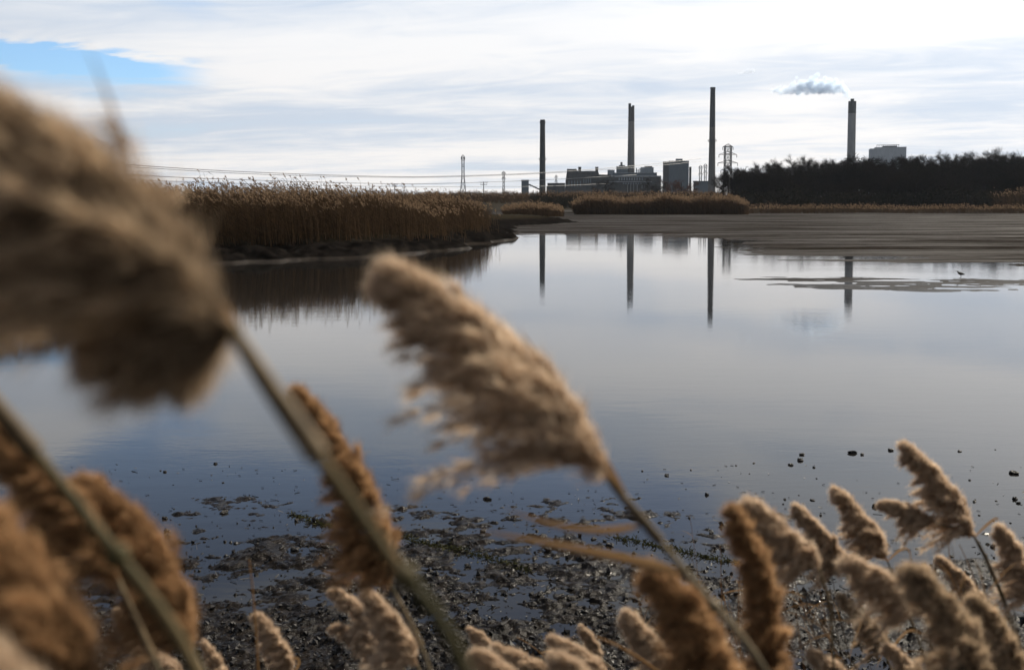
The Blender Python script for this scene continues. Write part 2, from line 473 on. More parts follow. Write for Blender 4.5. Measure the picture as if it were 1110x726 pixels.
depr = np.concatenate([np.linspace(75, 27, 60), np.degrees(PITCH - np.arctan((CY - np.arange(734, 300, -0.8)) / F)),
                       np.degrees(PITCH - np.arctan((CY - np.arange(300, HOR + 0.9, -0.4)) / F))])
rr = H / np.tan(np.radians(depr)); rr = np.concatenate([rr, np.geomspace(rr[-1] * 1.1, 2500, 6)])
aa = np.radians(np.concatenate([np.arange(-180, -36, 4), np.arange(-36, 36, 0.125), np.arange(36, 180, 4)]))
RR, AA = np.meshgrid(rr, aa, indexing='ij')
gx_, gy_ = RR * np.sin(AA), RR * np.cos(AA)
gz_ = height(gx_, gy_)
gm = MB()
nr, na = RR.shape
idx = np.arange(nr * na).reshape(nr, na); nxt = np.roll(idx, -1, 1)
quads = np.stack([idx[:-1], idx[1:], nxt[1:], nxt[:-1]], -1).reshape(-1, 4)
gm.add(np.stack([gx_, gy_, gz_], -1).reshape(-1, 3), quads)
ctr = len(RR.ravel())
gm.add([(0, 0, hz(0, 0))], np.zeros((0, 3), int))
gm.f[-1] = np.stack([np.full(na, ctr), idx[0], nxt[0]], -1)
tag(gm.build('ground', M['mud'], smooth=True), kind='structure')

wm = MB(); wm.add([(-1200, 3.0, 0), (1200, 3.0, 0), (1200, 330, 0), (-1200, 330, 0)], [(0, 1, 2, 3)])
tag(wm.build('water', M['water']), kind='structure')


# ------------------------------------------------------------------ reed beds (nobody could count these)
def reed_bed(name, label, sampler, n, h0, h1, seed, wide=0.016, plume_len=0.24, plume_mat=None, blade_mat=None, plume_share=0.8, lean=0.12, nleaf=5, ends=None):
    rng = np.random.default_rng(seed)
    x, y = sampler(rng, n); n = len(x)
    z = height(x, y)
    base = np.stack([x, y, z - 0.03], 1)
    hh = (h0 + (h1 - h0) * rng.uniform(0, 1, n) ** 1.4) * (1 + 0.34 * fbm(x * 0.16, y * 0.16, seed + 50, 4, 0.6) + 0.30 * fbm(x * 0.8, y * 0.8, seed + 60, 2))
    if ends:
        ppx = 555 + F * x / y
        tt = np.clip(np.minimum(ppx - ends[0], ends[1] - ppx) / ends[2], 0, 1)
        hh = hh * (0.45 + 0.55 * np.sqrt(tt))
    hh = hh * np.where(rng.uniform(0, 1, n) < 0.05, 1.18, 1.0)
    ln = np.stack([-lean * hh * rng.uniform(0.2, 1.6, n), rng.normal(0, 0.06, n) * hh, np.zeros(n)], 1)
    ln[:, 0] += rng.normal(0, 0.13, n) * hh
    mid = base + 0.55 * np.stack([0 * hh, 0 * hh, hh], 1) + ln * 0.3
    top = base + np.stack([0 * hh, 0 * hh, hh], 1) + ln
    mb = MB()
    w = np.stack([np.full(n, wide / 2), rng.normal(0, wide / 4, n), np.zeros(n)], 1)
    mb.quads(base - w, base + w, mid + w * 0.8, mid - w * 0.8)
    mb.quads(mid - w * 0.8, mid + w * 0.8, top + w * 0.4, top - w * 0.4)
    for k in range(nleaf):                                                    # leaves leave the stem and droop
        tt = rng.uniform(0.12, 0.88, n)[:, None]
        a = base + (top - base) * tt
        L = hh * rng.uniform(0.16, 0.38, n)
        ang = rng.uniform(0, 2 * np.pi, n)
        d = np.stack([np.cos(ang) - 0.5, np.sin(ang), np.zeros(n)], 1)
        e1 = a + d * (L * 0.5)[:, None] + np.stack([0 * L, 0 * L, L * 0.45], 1)
        e2 = a + d * (L * 1.0)[:, None] + np.stack([0 * L, 0 * L, L * rng.uniform(-0.1, 0.4, n)], 1)
        ww = np.stack([np.zeros(n), np.zeros(n), np.full(n, wide * 0.8)], 1) + w * 0.6
        mb.quads(a - ww * 0.4, a + ww * 0.4, e1 + ww * 0.6, e1 - ww * 0.6)
        mb.tris(e1 - ww * 0.6, e1 + ww * 0.6, e2)
    o = mb.build(name, blade_mat or M['bed'])
    pm = MB()
    sel = rng.uniform(0, 1, n) < plume_share
    tp = top[sel]; m_ = len(tp)
    for k in range(9):
        L = rng.uniform(0.6, 1.1, m_) * plume_len
        s0 = rng.uniform(0, 0.75, m_)
        ax = np.stack([np.full(m_, -0.45), rng.normal(0, 0.15, m_), np.full(m_, 0.75)], 1)
        a = tp + ax * (plume_len * s0)[:, None]
        d = np.stack([rng.normal(-0.35, 0.35, m_), rng.normal(0, 0.35, m_), rng.uniform(0.1, 0.8, m_)], 1)
        e = a + norm(d) * (L * 0.55)[:, None]
        side = norm(np.cross(d, rng.normal(0, 1, (m_, 3)))) * (plume_len * 0.085)
        mid_ = (a + e) / 2
        pm.quads(a, mid_ - side, e, mid_ + side)
    o.data.materials.append(plume_mat or M['bed_plume'])
    p = pm.build('plume_tops', plume_mat or M['bed_plume'], parent=o)
    tag(o, label, 'reeds', kind='stuff'); p['kind'] = 'stuff'
    return o

def bank_sampler(lo, hi, ymin, ymax, x0, x1, power=1.0):
    def f(rng, n):
        xs, ys = [], []
        got = 0
        while got < n:
            y = ymin * (ymax / ymin) ** (rng.uniform(0, 1, n * 2) ** power)
            px = rng.uniform(x0, x1, n * 2)
            x = (px - 555) / F * y
            s = poly_sd(x, y, BANK) + 2.6 * fbm(x * 0.5, y * 0.5, 77, 4, 0.6)
            k = (s > lo) & (s < hi)
            xs.append(x[k]); ys.append(y[k]); got += k.sum()
        return np.concatenate(xs)[:n], np.concatenate(ys)[:n]
    return f

reed_bed('reed_bed', 'tall brown reed bed on the dark mud bank at left', bank_sampler(2.6, 14, 38, 100, -260, 562), 9500, 2.0, 2.75, 1, wide=0.022, plume_share=0.75, ends=(-500, 572, 230))
reed_bed('reed_bed', 'deeper rows of brown reeds behind the left mud bank edge', bank_sampler(13, 70, 48, 190, -200, 560), 6000, 2.0, 2.8, 2, wide=0.03, plume_len=0.3, ends=(-500, 572, 230))

def px_sampler(x0, x1, ya, yb, edge=0.0, seedn=0):
    def f(rng, n):
        y = rng.uniform(ya, yb, n); px = rng.uniform(x0, x1, n)
        tt = (px - x0) / (x1 - x0)
        k = np.minimum(tt, 1 - tt) > edge * rng.uniform(0, 1, n) * (y - ya) / (yb - ya)
        x = (px - 555) / F * y
        return x[k], y[k]
    return f

reed_bed('reed_bed', 'golden reed stand in the middle beyond the mudflat edge', px_sampler(622, 812, 236, 252, 0.05), 5200, 3.1, 4.1, 3, wide=0.05, plume_len=0.55, plume_share=1.0, ends=(618, 814, 22))
reed_bed('reed_bed', 'pale reed tuft between left bank and the golden stand', px_sampler(545, 612, 200, 220, 0.1), 1500, 1.6, 2.6, 4, wide=0.05, plume_len=0.5, plume_share=1.0, ends=(543, 614, 25))
reed_bed('reed_bed', 'low reed strip at the foot of the dark wood on the right', px_sampler(808, 1240, 262, 270, 0.02), 3600, 1.1, 2.1, 5, wide=0.05, plume_len=0.45, plume_share=0.9)
reed_bed('reed_bed', 'reeds and rough grass along the dyke crest before the power station', px_sampler(400, 830, 350, 400, 0.0), 6500, 1.8, 3.0, 6, wide=0.09, plume_len=0.5, plume_share=0.5)
reed_bed('reed_bed', 'tall reed clump at far right edge below the wood', px_sampler(1075, 1300, 276, 290, 0.1), 1000, 3.8, 5.2, 7, wide=0.05, plume_len=0.6, plume_share=0.7)

def scrub(name, label, x0, x1, ya, yb, h0, h1, n, seed, mat, size=0.8):
    """tangled low bushes: masses of short twigs"""
    rng = np.random.default_rng(seed)
    px = rng.uniform(x0, x1, n); y = rng.uniform(ya, yb, n); x = (px - 555) / F * y
    hh = rng.uniform(h0, h1, n) * (0.8 + 0.9 * fbm(x * 0.06, y * 0.06, seed, 3))
    z = height(x, y) + hh * rng.uniform(0, 1, n) ** 0.7
    a = np.stack([x, y, z], 1)
    mb = MB()
    for k in range(3):
        d = norm(rng.normal(0, 1, (n, 3)) + np.array((0, 0, 0.5)))
        L = size * rng.uniform(0.6, 1.5, n)[:, None]
        s = norm(np.cross(d, rng.normal(0, 1, (n, 3)))) * size * 0.13
        a2 = a + rng.normal(0, 0.4, (n, 3)) * size
        mb.quads(a2 - s * 0.6, a2 + s * 0.6, a2 + d * L * 0.6 + s, a2 + d * L)
    return tag(mb.build(name, mat), label, 'bushes', kind='stuff')

scrub('undergrowth', 'dark tangled undergrowth at the foot of the wood', 800, 1260, 285, 330, 3.0, 6.5, 16000, 11, M['scrub'], 1.1)
scrub('undergrowth', 'dark scrub on the dyke slope below the power station', 575, 830, 300, 345, 2.4, 4.2, 7000, 12, M['scrub'], 0.9)
scrub('dense_thicket', 'dense near black thicket filling the wood behind its front trees', 797, 1262, 374, 392, 11.0, 15.0, 26000, 14, M['scrub'], 1.3)
scrub('distant_woods', 'low blue grey line of distant woods at the left horizon', 150, 640, 1500, 1700, 4, 14, 7000, 13, M['scrub'], 4.0)

# ------------------------------------------------------------------ bare winter trees
def make_tree(seed, twig='twig', hgt=18.0, spread=1.0, trunk_share=0.28, ntw=12000):
    """a trunk mesh and a crown mesh, root at the origin"""
    rng = np.random.default_rng(seed)
    th = hgt * trunk_share
    tm = MB()
    bend = rng.normal(0, 0.03, 2) * hgt
    tp = [np.array((bend[0] * s * s, bend[1] * s * s, hgt * 0.62 * s - 0.3)) for s in np.linspace(0, 1, 7)]
    tm.tube(tp, np.linspace(0.30, 0.09, 7) * hgt / 18, 7)
    cm = MB(); ends = []
    for i in range(15):
        s = rng.uniform(trunk_share / 0.62, 1.0); k = min(int(s * 6), 5); p0 = tp[k] + (tp[k + 1] - tp[k]) * (s * 6 - k)
        a = i * 2.4 + rng.normal(0, 0.3); L = hgt * rng.uniform(0.28, 0.46) * (1.2 - 0.45 * s)
        d = np.array((math.cos(a) * spread, math.sin(a) * spread, rng.uniform(0.45, 1.3))); d /= np.linalg.norm(d)
        pts = [p0 + d * L * q_ + np.array((0, 0, 0.12 * L * q_ * q_)) + rng.normal(0, 0.02 * L, 3) * (q_ > 0) for q_ in np.linspace(0, 1, 5)]
        cm.tube(pts, np.linspace(0.11, 0.03, 5) * hgt / 18, 4, cap=False)
        for j in range(7):
            q_ = rng.uniform(0.3, 1.0); kk = min(int(q_ * 4), 3); b0 = pts[kk] + (pts[kk + 1] - pts[kk]) * (q_ * 4 - kk)
            d2 = norm(d + rng.normal(0, 0.6, 3) + np.array((0, 0, 0.25))); L2 = L * rng.uniform(0.25, 0.5)
            e = b0 + d2 * L2
            cm.tube([b0, (b0 + e) / 2 + rng.normal(0, 0.05 * L2, 3), e], np.array((0.045, 0.03, 0.015)) * hgt / 18, 3, cap=False)
            ends.append((b0, e))
    ends = np.array(ends); k = rng.integers(0, len(ends), ntw); f = rng.uniform(0.15, 1.05, ntw)[:, None]
    a = ends[k, 0] * (1 - f) + ends[k, 1] * f + rng.normal(0, 0.020 * hgt, (ntw, 3))
    dd = norm(norm(ends[k, 1] - ends[k, 0]) + rng.normal(0, 0.75, (ntw, 3)) + np.array((0, 0, 0.3)))
    L = hgt * rng.uniform(0.025, 0.065, ntw)[:, None]
    sd_ = norm(np.cross(dd, rng.normal(0, 1, (ntw, 3)))) * hgt * 0.0016
    cm.tris(a - sd_, a + sd_, a + dd * L)
    b2 = a + dd * L * 0.5; d3 = norm(dd + rng.normal(0, 0.7, (ntw, 3)))
    cm.tris(b2 - sd_ * 0.7, b2 + sd_ * 0.7, b2 + d3 * L * 0.8)
    return tm, cm

def tree_thing(seed, label, group, twig='twig', **kw):
    tm, cm = make_tree(seed, **kw)
    r = empty('bare_tree', (0, 0, 0), label, 'tree', group)
    tm.build('trunk', M['bark'], r, smooth=True); cm.build('crown', M[twig], r)
    return r

GT = 'bare trees of the dark wood'
TL = 'bare dark tree in the wood beyond the mudflat'
protos = [tree_thing(s, TL, GT, spread=1.0 + 0.15 * (s % 3), trunk_share=0.2 + 0.03 * (s % 4)) for s in range(100, 106)]
used = [False] * 6
def place_tree(px, d, top, k, rng, sx=1.0, label=None):
    x = ux(px, d); g0 = hz(x, d)
    want = elev(top, d) - g0
    o = protos[k] if not used[k] else copy_thing(protos[k])
    used[k] = True
    s = want / 18.3
    o.location = (x, d, g0)
    o.scale = (s * sx, s * sx, s); o.rotation_euler = (0, 0, rng.uniform(0, 6.28))
    if label: o['label'] = label
    return o
rng = np.random.default_rng(5)
topline = lambda px: float(np.interp(px, [780, 800, 830, 850, 872, 900, 940, 985, 1010, 1050, 1085, 1110, 1250], [184, 173, 170, 168, 165, 163, 165, 162, 160, 158, 156.5, 156, 155]))
for px in np.arange(800, 1262, 13.5):
    d = rng.uniform(345, 372)
    place_tree(px + rng.normal(0, 3), d, topline(px) + rng.normal(1.0, 1.6), int(rng.integers(0, 6)), rng, rng.uniform(0.95, 1.25))
for px in np.arange(796, 1262, 16.0):
    d = rng.uniform(318, 340)
    place_tree(px + rng.normal(0, 4), d, topline(px) + rng.uniform(3, 14), int(rng.integers(0, 6)), rng, rng.uniform(1.0, 1.35))
for px in np.arange(806, 1262, 21.0):
    d = rng.uniform(296, 312)
    place_tree(px + rng.normal(0, 5), d, topline(px) + rng.uniform(16, 30), int(rng.integers(0, 6)), rng, rng.uniform(1.1, 1.5))

# russet and dark trees in front of the power station
GP = 'trees in front of the power station'
for px, d, top, sd_, mat, wd, lab in (
        (742, 640, 187, 120, 'twig_red', 1.1, 'russet bare tree right of the blue grey boiler block'),
        (727, 660, 190, 121, 'twig_red', 1.2, 'reddish bare tree directly below the blue grey boiler block'),
        (708, 650, 190.5, 122, 'twig', 1.3, 'dark bare tree left of the russet trees by the plant'),
        (655, 660, 189.5, 123, 'twig', 1.3, 'dark bare tree before the twin chimneyed brick boiler house'),
        (783, 520, 186, 124, 'twig', 1.3, 'dark bare tree at the left end of the wood, under the big pylon'),
        (546, 900, 203, 125, 'twig', 1.2, 'small round bare tree at the foot of the middle pylon'),
        (502, 900, 204.5, 126, 'twig', 1.5, 'low spreading bare tree at the foot of the tall left pylon'),
        (472, 900, 203.5, 127, 'twig', 1.4, 'low bare tree on the horizon left of the tall pylon'),
        (448, 900, 203.5, 128, 'twig', 1.2, 'leftmost small bare tree on the horizon above the reeds')):
    r = tree_thing(sd_, lab, GP if px > 600 else None, mat, ntw=4500, trunk_share=0.12)
    x = ux(px, d); g0 = hz(x, d); s = (elev(top, d) - g0) / 18.3
    r.location = (x, d, g0); r.scale = (s * wd, s * wd, s)

# ------------------------------------------------------------------ power station (about 1.2 km away)
D = 1200.0
def bx(mb, x0, x1, y0, y1, d=D, dep=25.0, base=None):
    """box seen between photo columns x0..x1 and rows y0 (top)..y1 at distance d"""
    z1 = elev(y0, d); z0 = elev(y1, d) if base is None else base
    mb.box(ux(x0, d), ux(x1, d), d, d + dep, z0, z1)

def smokestack(label, px, d, top, hw_top, hw_bot, mat, band_to=None, band_mat=None, rings=(), flues=(), base=206.5, lip=True):
    x = ux(px, d); z0 = 0.5; z1 = elev(top, d); k = mpp(d)
    r = empty('smokestack', (x, d, z0), label, 'smokestack')
    rt, rb = hw_top * k, hw_bot * k
    rad = lambda z: rb + (rt - rb) * ((z - z0) / (z1 - z0)) ** 0.8
    zb = elev(band_to, d) if band_to else z1
    m1 = MB(); zs = np.linspace(z0, zb, 9)
    m1.tube([(x, d, z) for z in zs], [rad(z) for z in zs], 24)
    m1.build('shaft', mat, r, True, origin=(x, d, z0))
    if band_to:
        m2 = MB(); zs = np.linspace(zb + 0.02, z1, 4)
        m2.tube([(x, d, z) for z in zs], [rad(z) + 0.02 for z in zs], 24)
        m2.build('painted_band', band_mat, r, True, origin=(x, d, z0))
    if lip:
        m3 = MB(); m3.tube([(x, d, z1 - 1.5), (x, d, z1 + 0.6)], [rt * 1.1, rt * 1.1], 24)
        m3.build('rim', M['topband'], r, origin=(x, d, z0))
    for yy, f in rings:
        zz = elev(yy, d); m4 = MB()
        m4.tube([(x, d, zz - 0.5), (x, d, zz)], [rad(zz) * f] * 2, 24)
        pf = m4.build('platform', M['steel'], r, origin=(x, d, z0))
        m5 = MB()
        for a in np.linspace(0, 6.283, 17)[:-1]:
            c, s = math.cos(a) * rad(zz) * f, math.sin(a) * rad(zz) * f
            m5.tube([(x + c, d + s, zz), (x + c, d + s, zz + 1.3)], 0.12, 4)
        m5.tube([(x + math.cos(a) * rad(zz) * f, d + math.sin(a) * rad(zz) * f, zz + 1.3) for a in np.linspace(0, 6.283, 25)], 0.12, 4)
        m5.build('railing', M['steel'], pf, origin=None if False else (0, 0, 0)).location = (-x, -d, -z0)
    for fx, ft, fw in flues:
        m6 = MB(); xx = ux(fx, d)
        m6.tube([(xx, d, z1 - 3), (xx, d, elev(ft, d))], [fw * k] * 2, 16)
        m6.build('flue', M['topband'], r, origin=(x, d, z0))
    m7 = MB()                                                       # ladder up the near side
    for sx in (-0.35, 0.35):
        zs = np.linspace(z0, z1, 9)
        m7.tube([(x + sx + rad(z) * 0.5, d - rad(z) * 0.9 - 0.3, z) for z in zs], 0.1, 4)
    m7.build('ladder', M['steel'], r, origin=(x, d, z0))
    return r

smokestack('dark smokestack at the left end of the power station', 588, 1100, 130, 2.7, 3.7, M['soot'], rings=((133.5, 1.12), (173, 1.25)), lip=False)
smokestack('grey twin flue smokestack rising from the middle of the power station', 683.7, 1250, 116, 3.2, 4.6, M['concrete'], 132, M['topband'], flues=((681.9, 112.3, 1.5), (685.6, 114.6, 1.4)), lip=False)
smokestack('tallest tapering smokestack with a platform ring halfway up', 771.2, 1150, 95.5, 2.6, 4.4, M['brown_conc'], 138, M['topband'], rings=((153, 1.45),))
smokestack('wide pale smokestack trailing smoke above the wood', 921.6, 1400, 110, 4.1, 4.6, M['concrete_pale'], 123, M['topband'], flues=((921.6, 107.3, 1.9),), lip=False)

def building(label, loc_px, d, cat='building'):
    r = empty('power_station_building', (ux(loc_px, d), d, 0.5), label, cat)
    r.rotation_euler.z = -math.atan2(ux(loc_px, d), d)
    return r

def bpart(mb, name, mat, root):
    return mb.build(name, mat, root, origin=tuple(root.location))

# coal silo with sloping conveyor
r = building('small pale silo with sloping conveyor left of the dark smokestack', 569, 1100, 'silo')
mb = MB(); bx(mb, 565.2, 573.2, 195.6, 206.5, 1100, 9, 0.5); bpart(mb, 'bunker', M['cladding'], r)
mb = MB(); bx(mb, 565.0, 573.4, 195.0, 195.8, 1099.8, 9.4); bpart(mb, 'roof', M['roofline'], r)
mb = MB(); mb.tube([(ux(573.2, 1104), 1104, elev(200, 1104)), (ux(587, 1104), 1104, elev(206.5, 1104))], 0.9, 6); bpart(mb, 'conveyor', M['brick'], r)

# old brick boiler house with twin chimneys
d = 1180
r = building('dark brick boiler house with stepped roof and two stub chimneys', 630, d)
prof = [(611.5, 222), (613.0, 196), (614.6, 184.2), (624.6, 183.6), (626, 185.6), (648.2, 185.6), (649.2, 189.2), (662, 189.6), (662, 222)]
mb = MB(); mb.prism([(ux(a, d), elev(b_, d)) for a, b_ in prof], d, d + 45); bpart(mb, 'wall', M['brick'], r)
mb = MB(); bx(mb, 593.5, 612.4, 198.4, 208, d - 3, 20, 0.5); bx(mb, 592.5, 594.0, 202, 208, d - 3, 18, 0.5); bpart(mb, 'side_wing', M['brick'], r)
mb = MB(); bx(mb, 614.4, 624.8, 183.2, 183.9, d - 0.4, 45.8); bpart(mb, 'parapet', M['topband'], r)
for a, b_ in ((626.4, 629.6), (644.8, 648.0)):
    mb = MB(); bx(mb, a, b_, 181.6, 186.2, d + 4, 4); bx(mb, a - 0.25, b_ + 0.25, 181.0, 181.7, d + 3.7, 4.6); bpart(mb, 'chimney', M['soot'], r)
for xx in (632.2, 634.6, 637.0, 639.4):
    mb = MB(); bx(mb, xx, xx + 1.2, 193.8, 198.6, d - 0.25, 0.2); w_ = bpart(mb, 'window', M['window'], r)
for xx in np.arange(616.0, 630, 3.1):
    mb = MB(); bx(mb, xx, xx + 1.3, 196, 202.0, d - 0.25, 0.2); bpart(mb, 'window', M['window'], r)

# low turbine halls with window bands
d = 1120
r = building('long low hall with pale roof edge and white columns below the twin flue stack', 690, d)
mb = MB(); bx(mb, 657.5, 706, 197.4, 209, d, 30, 0.5); bpart(mb, 'wall', M['brick'], r)
mb = MB(); bx(mb, 656.6, 706.4, 196.5, 197.5, d - 2.0, 33); bpart(mb, 'roof', M['roofline'], r)
for i, xx in enumerate(np.arange(675.0, 702, 2.7)):
    mb = MB(); bx(mb, xx, xx + 1.6, 198.2, 199.7, d - 0.3, 0.2); w_ = bpart(mb, 'window', M['cladding_pale'], r)
for xx in (657.6, 680.0, 683.4, 686.4, 690.4, 695.5, 700.8):
    mb = MB(); bx(mb, xx, xx + 0.7, 199.8, 209, d - 1.2, 0.7, 0.5); bpart(mb, 'column', M['concrete_pale'], r)
d = 1160
r = building('upper hall with a band of pale windows under a flat roof', 690, d)
mb = MB(); bx(mb, 660, 716, 191.8, 209, d, 30, 0.5); bpart(mb, 'wall', M['brick'], r)
mb = MB(); bx(mb, 666.6, 716.4, 190.6, 191.7, d - 2, 33); bpart(mb, 'roof', M['roofline'], r)
for xx in np.arange(670.5, 697, 2.75):
    mb = MB(); bx(mb, xx, xx + 1.5, 192.6, 195.4, d - 0.3, 0.2); bpart(mb, 'window', M['cladding_pale'], r)
d = 1230
r = building('pale stepped block at the left foot of the twin flue stack', 670, d)
mb = MB(); bx(mb, 658.4, 666, 184.2, 200, d, 20, 0.5); bpart(mb, 'low_block', M['cladding_pale'], r)
mb = MB(); bx(mb, 668.0, 680.6, 180.4, 200, d - 2, 25, 0.5); bx(mb, 670.4, 677, 179.2, 180.4, d + 3, 12); bpart(mb, 'tall_block', M['cladding'], r)
mb = MB(); mb.tube([(ux(673.4, d), d + 8, elev(181, d)), (ux(673.4, d), d + 8, elev(175.6, d))], [1.5, 1.3], 12); bpart(mb, 'vent_stack', M['concrete'], r)
mb = MB(); bx(mb, 664.5, 712, 187.6, 200, d - 6, 4, 0.5); bpart(mb, 'front_wing', M['cladding'], r)
mb = MB(); bx(mb, 664.2, 712.3, 187.2, 187.7, d - 6.4, 5); bpart(mb, 'parapet', M['roofline'], r)
r = building('pale block with dark rooftop box right of the twin flue stack', 701, d)
mb = MB(); bx(mb, 694.2, 708.2, 181.4, 200, d, 24, 0.5); bpart(mb, 'wall', M['cladding_pale'], r)
mb = MB(); bx(mb, 698, 706.2, 180.0, 181.5, d + 3, 14); bpart(mb, 'rooftop_plant', M['topband'], r)
for i in range(3):
    mb = MB(); bx(mb, 688.6 + i * 1.9, 689.7 + i * 1.9, 182.4 + (i % 2), 188, d + 4, 6); bpart(mb, 'precipitator_box', M['cladding'], r)
r = building('large blue grey boiler block with stepped roof between stacks', 732, 1210)
d = 1210
mb = MB(); bx(mb, 718.4, 724.8, 175.2, 200, d, 30, 0.5); bpart(mb, 'shaded_side', M['topband'], r)  # shade of the block's left face, put in as a darker colour
mb = MB(); bx(mb, 724.8, 746.2, 175.0, 200, d - 1, 32, 0.5); bpart(mb, 'wall', M['cladding'], r)
mb = MB(); bx(mb, 732.0, 739.4, 172.2, 175.0, d - 0.6, 20); bpart(mb, 'penthouse', M['cladding'], r)
mb = MB(); bx(mb, 724.6, 746.4, 174.5, 175.1, d - 1.3, 33); bpart(mb, 'parapet', M['topband'], r)
mb = MB(); bx(mb, 746.2, 748.4, 181, 200, d + 3, 20, 0.5); bpart(mb, 'stair_tower', M['brick'], r)
r = building('low blue grey shed at the foot of the tallest smokestack', 760, 1200)
mb = MB(); bx(mb, 751.5, 767.5, 196.8, 209, 1200, 25, 0.5); bpart(mb, 'wall', M['cladding'], r)
mb = MB(); bx(mb, 751, 768, 196.2, 196.9, 1199, 27); bpart(mb, 'roof', M['topband'], r)
d = 1380
r = building('pale box shaped plant with rooftop railings above the wood on the right', 960, d)
mb = MB(); bx(mb, 941.6, 947.6, 161.6, 190, d, 30, 0.5); bpart(mb, 'low_wing', M['cladding_white'], r)
mb = MB(); bx(mb, 947.6, 980, 159.6, 190, d - 1, 36, 0.5); bpart(mb, 'wall', M['cladding_white'], r)
mb = MB()
for xx in np.arange(949, 972, 2.2): bx(mb, xx, xx + 0.35, 157.2, 159.7, d + 2, 0.5)
bx(mb, 949, 972, 157.0, 157.5, d + 2, 0.5); bx(mb, 953, 968, 158.2, 159.7, d + 8, 10); bpart(mb, 'rooftop_plant', M['steel'], r)
mb = MB(); bx(mb, 941.8, 947.4, 160.9, 161.7, d + 3, 12); bpart(mb, 'roof_box', M['cladding_white'], r)

# ------------------------------------------------------------------ pylons and wires
def pylon(label, px, d, top, base, hw_top, hw_bot, arms, group='power line pylons', thick=0.28):
    x = ux(px, d); z0 = hz(x, d) - 0.2; z1 = elev(top, d); k = mpp(d)
    r = empty('lattice_pylon', (x, d, z0), label, 'pylon', group)
    mb = MB(); hgt = z1 - z0
    wd = lambda s: (hw_bot + (hw_top - hw_bot) * min(1, s / 0.62) ** 0.8) * k
    lv = np.linspace(0, 1, 9)
    corner = lambda s, i: np.array((x + wd(s) * (1 if i in (0, 3) else -1), d + wd(s) * (1 if i in (0, 1) else -1), z0 + hgt * s))
    for i in range(4):
        mb.tube([corner(s, i) for s in lv], thick, 4)
    for a, b_ in zip(lv[:-1], lv[1:]):
        for i in range(4):
            j = (i + 1) % 4
            mb.tube([corner(a, i), corner(b_, j)], thick * 0.55, 3); mb.tube([corner(a, j), corner(b_, i)], thick * 0.55, 3)
            mb.tube([corner(b_, i), corner(b_, j)], thick * 0.5, 3)
    mb.build('lattice_tower', M['steel'], r, origin=(x, d, z0))
    for s, hw in arms:
        m2 = MB(); zz = z0 + hgt * s
        for sg in (-1, 1):
            tip = np.array((x + sg * hw * k, d, zz))
            for dy in (-1, 1):
                m2.tube([np.array((x, d + dy * wd(s), zz)), tip], thick * 0.6, 3)
                m2.tube([np.array((x, d + dy * wd(s), zz + hgt * 0.05)), tip], thick * 0.6, 3)
            m2.tube([tip, tip - np.array((0, 0, hgt * 0.05))], thick * 0.7, 4)
        m2.build('cross_arm', M['steel'], r, origin=(x, d, z0))
    return r

pylon('tall narrow lattice pylon standing above the left reeds', 502, 700, 169.5, 208, 1.3, 4.4, ((0.98, 2.0),), thick=0.22)
pylon('shorter lattice pylon between the tall one and the dark smokestack', 546, 950, 186.5, 206, 0.9, 2.3, ((0.97, 2.0), (0.82, 1.8)))
pylon('big pylon with three wide cross arms left of the wood', 788.3, 620, 158.5, 205, 3.3, 5.6, ((0.985, 5.6), (0.86, 9.6), (0.72, 10.6), (0.60, 7.4)), thick=0.25)
pylon('thin lattice mast left of the tallest smokestack', 759, 1300, 180, 206, 1.2, 1.6, ((0.97, 2.2), (0.8, 2.4)), thick=0.22)
pylon('thin lattice mast touching the left side of the tallest smokestack', 764.2, 1300, 178.5, 206, 1.1, 1.6, ((0.97, 2.2), (0.8, 2.4)), thick=0.22)
pylon('tiny far pylon right of the dark smokestack', 602.8, 1500, 190, 206, 0.7, 1.3, ((0.95, 1.6), (0.8, 1.5)))

def pole(label, px, d, top, arm=True):
    x = ux(px, d); z0 = hz(x, d) - 0.2; z1 = elev(top, d)
    r = empty('utility_pole', (x, d, z0), label, 'utility pole')
    mb = MB(); mb.tube([(x, d, z0), (x, d, z1)], [0.3, 0.2], 8); mb.build('mast', M['bark'], r, origin=(x, d, z0))
    if arm:
        for f, w_ in ((0.5, 2.4), (1.8, 2.0)):
            m2 = MB(); m2.box(x - w_, x + w_, d - 0.45, d - 0.2, z1 - f - 0.15, z1 - f + 0.1)
            for s in (-0.9, -0.4, 0.4, 0.9): m2.tube([(x + s * w_, d - 0.32, z1 - f + 0.1), (x + s * w_, d - 0.32, z1 - f + 0.5)], 0.1, 5)
            m2.build('crossbar', M['bark'], r, origin=(x, d, z0))
pole('stubby utility pole with crossbars between the two left pylons', 524.3, 600, 197)
pole('thin bare pole standing before the dark trees by the plant', 738.4, 560, 198, arm=False)
pole('tall thin pole at the left end of the wood', 789.5, 300, 190, arm=False)
pole('short far pole above the reeds left of the tall pylon', 404, 800, 201, arm=False)
pole('second far pole above the reeds left of the tall pylon', 428, 800, 199.5)

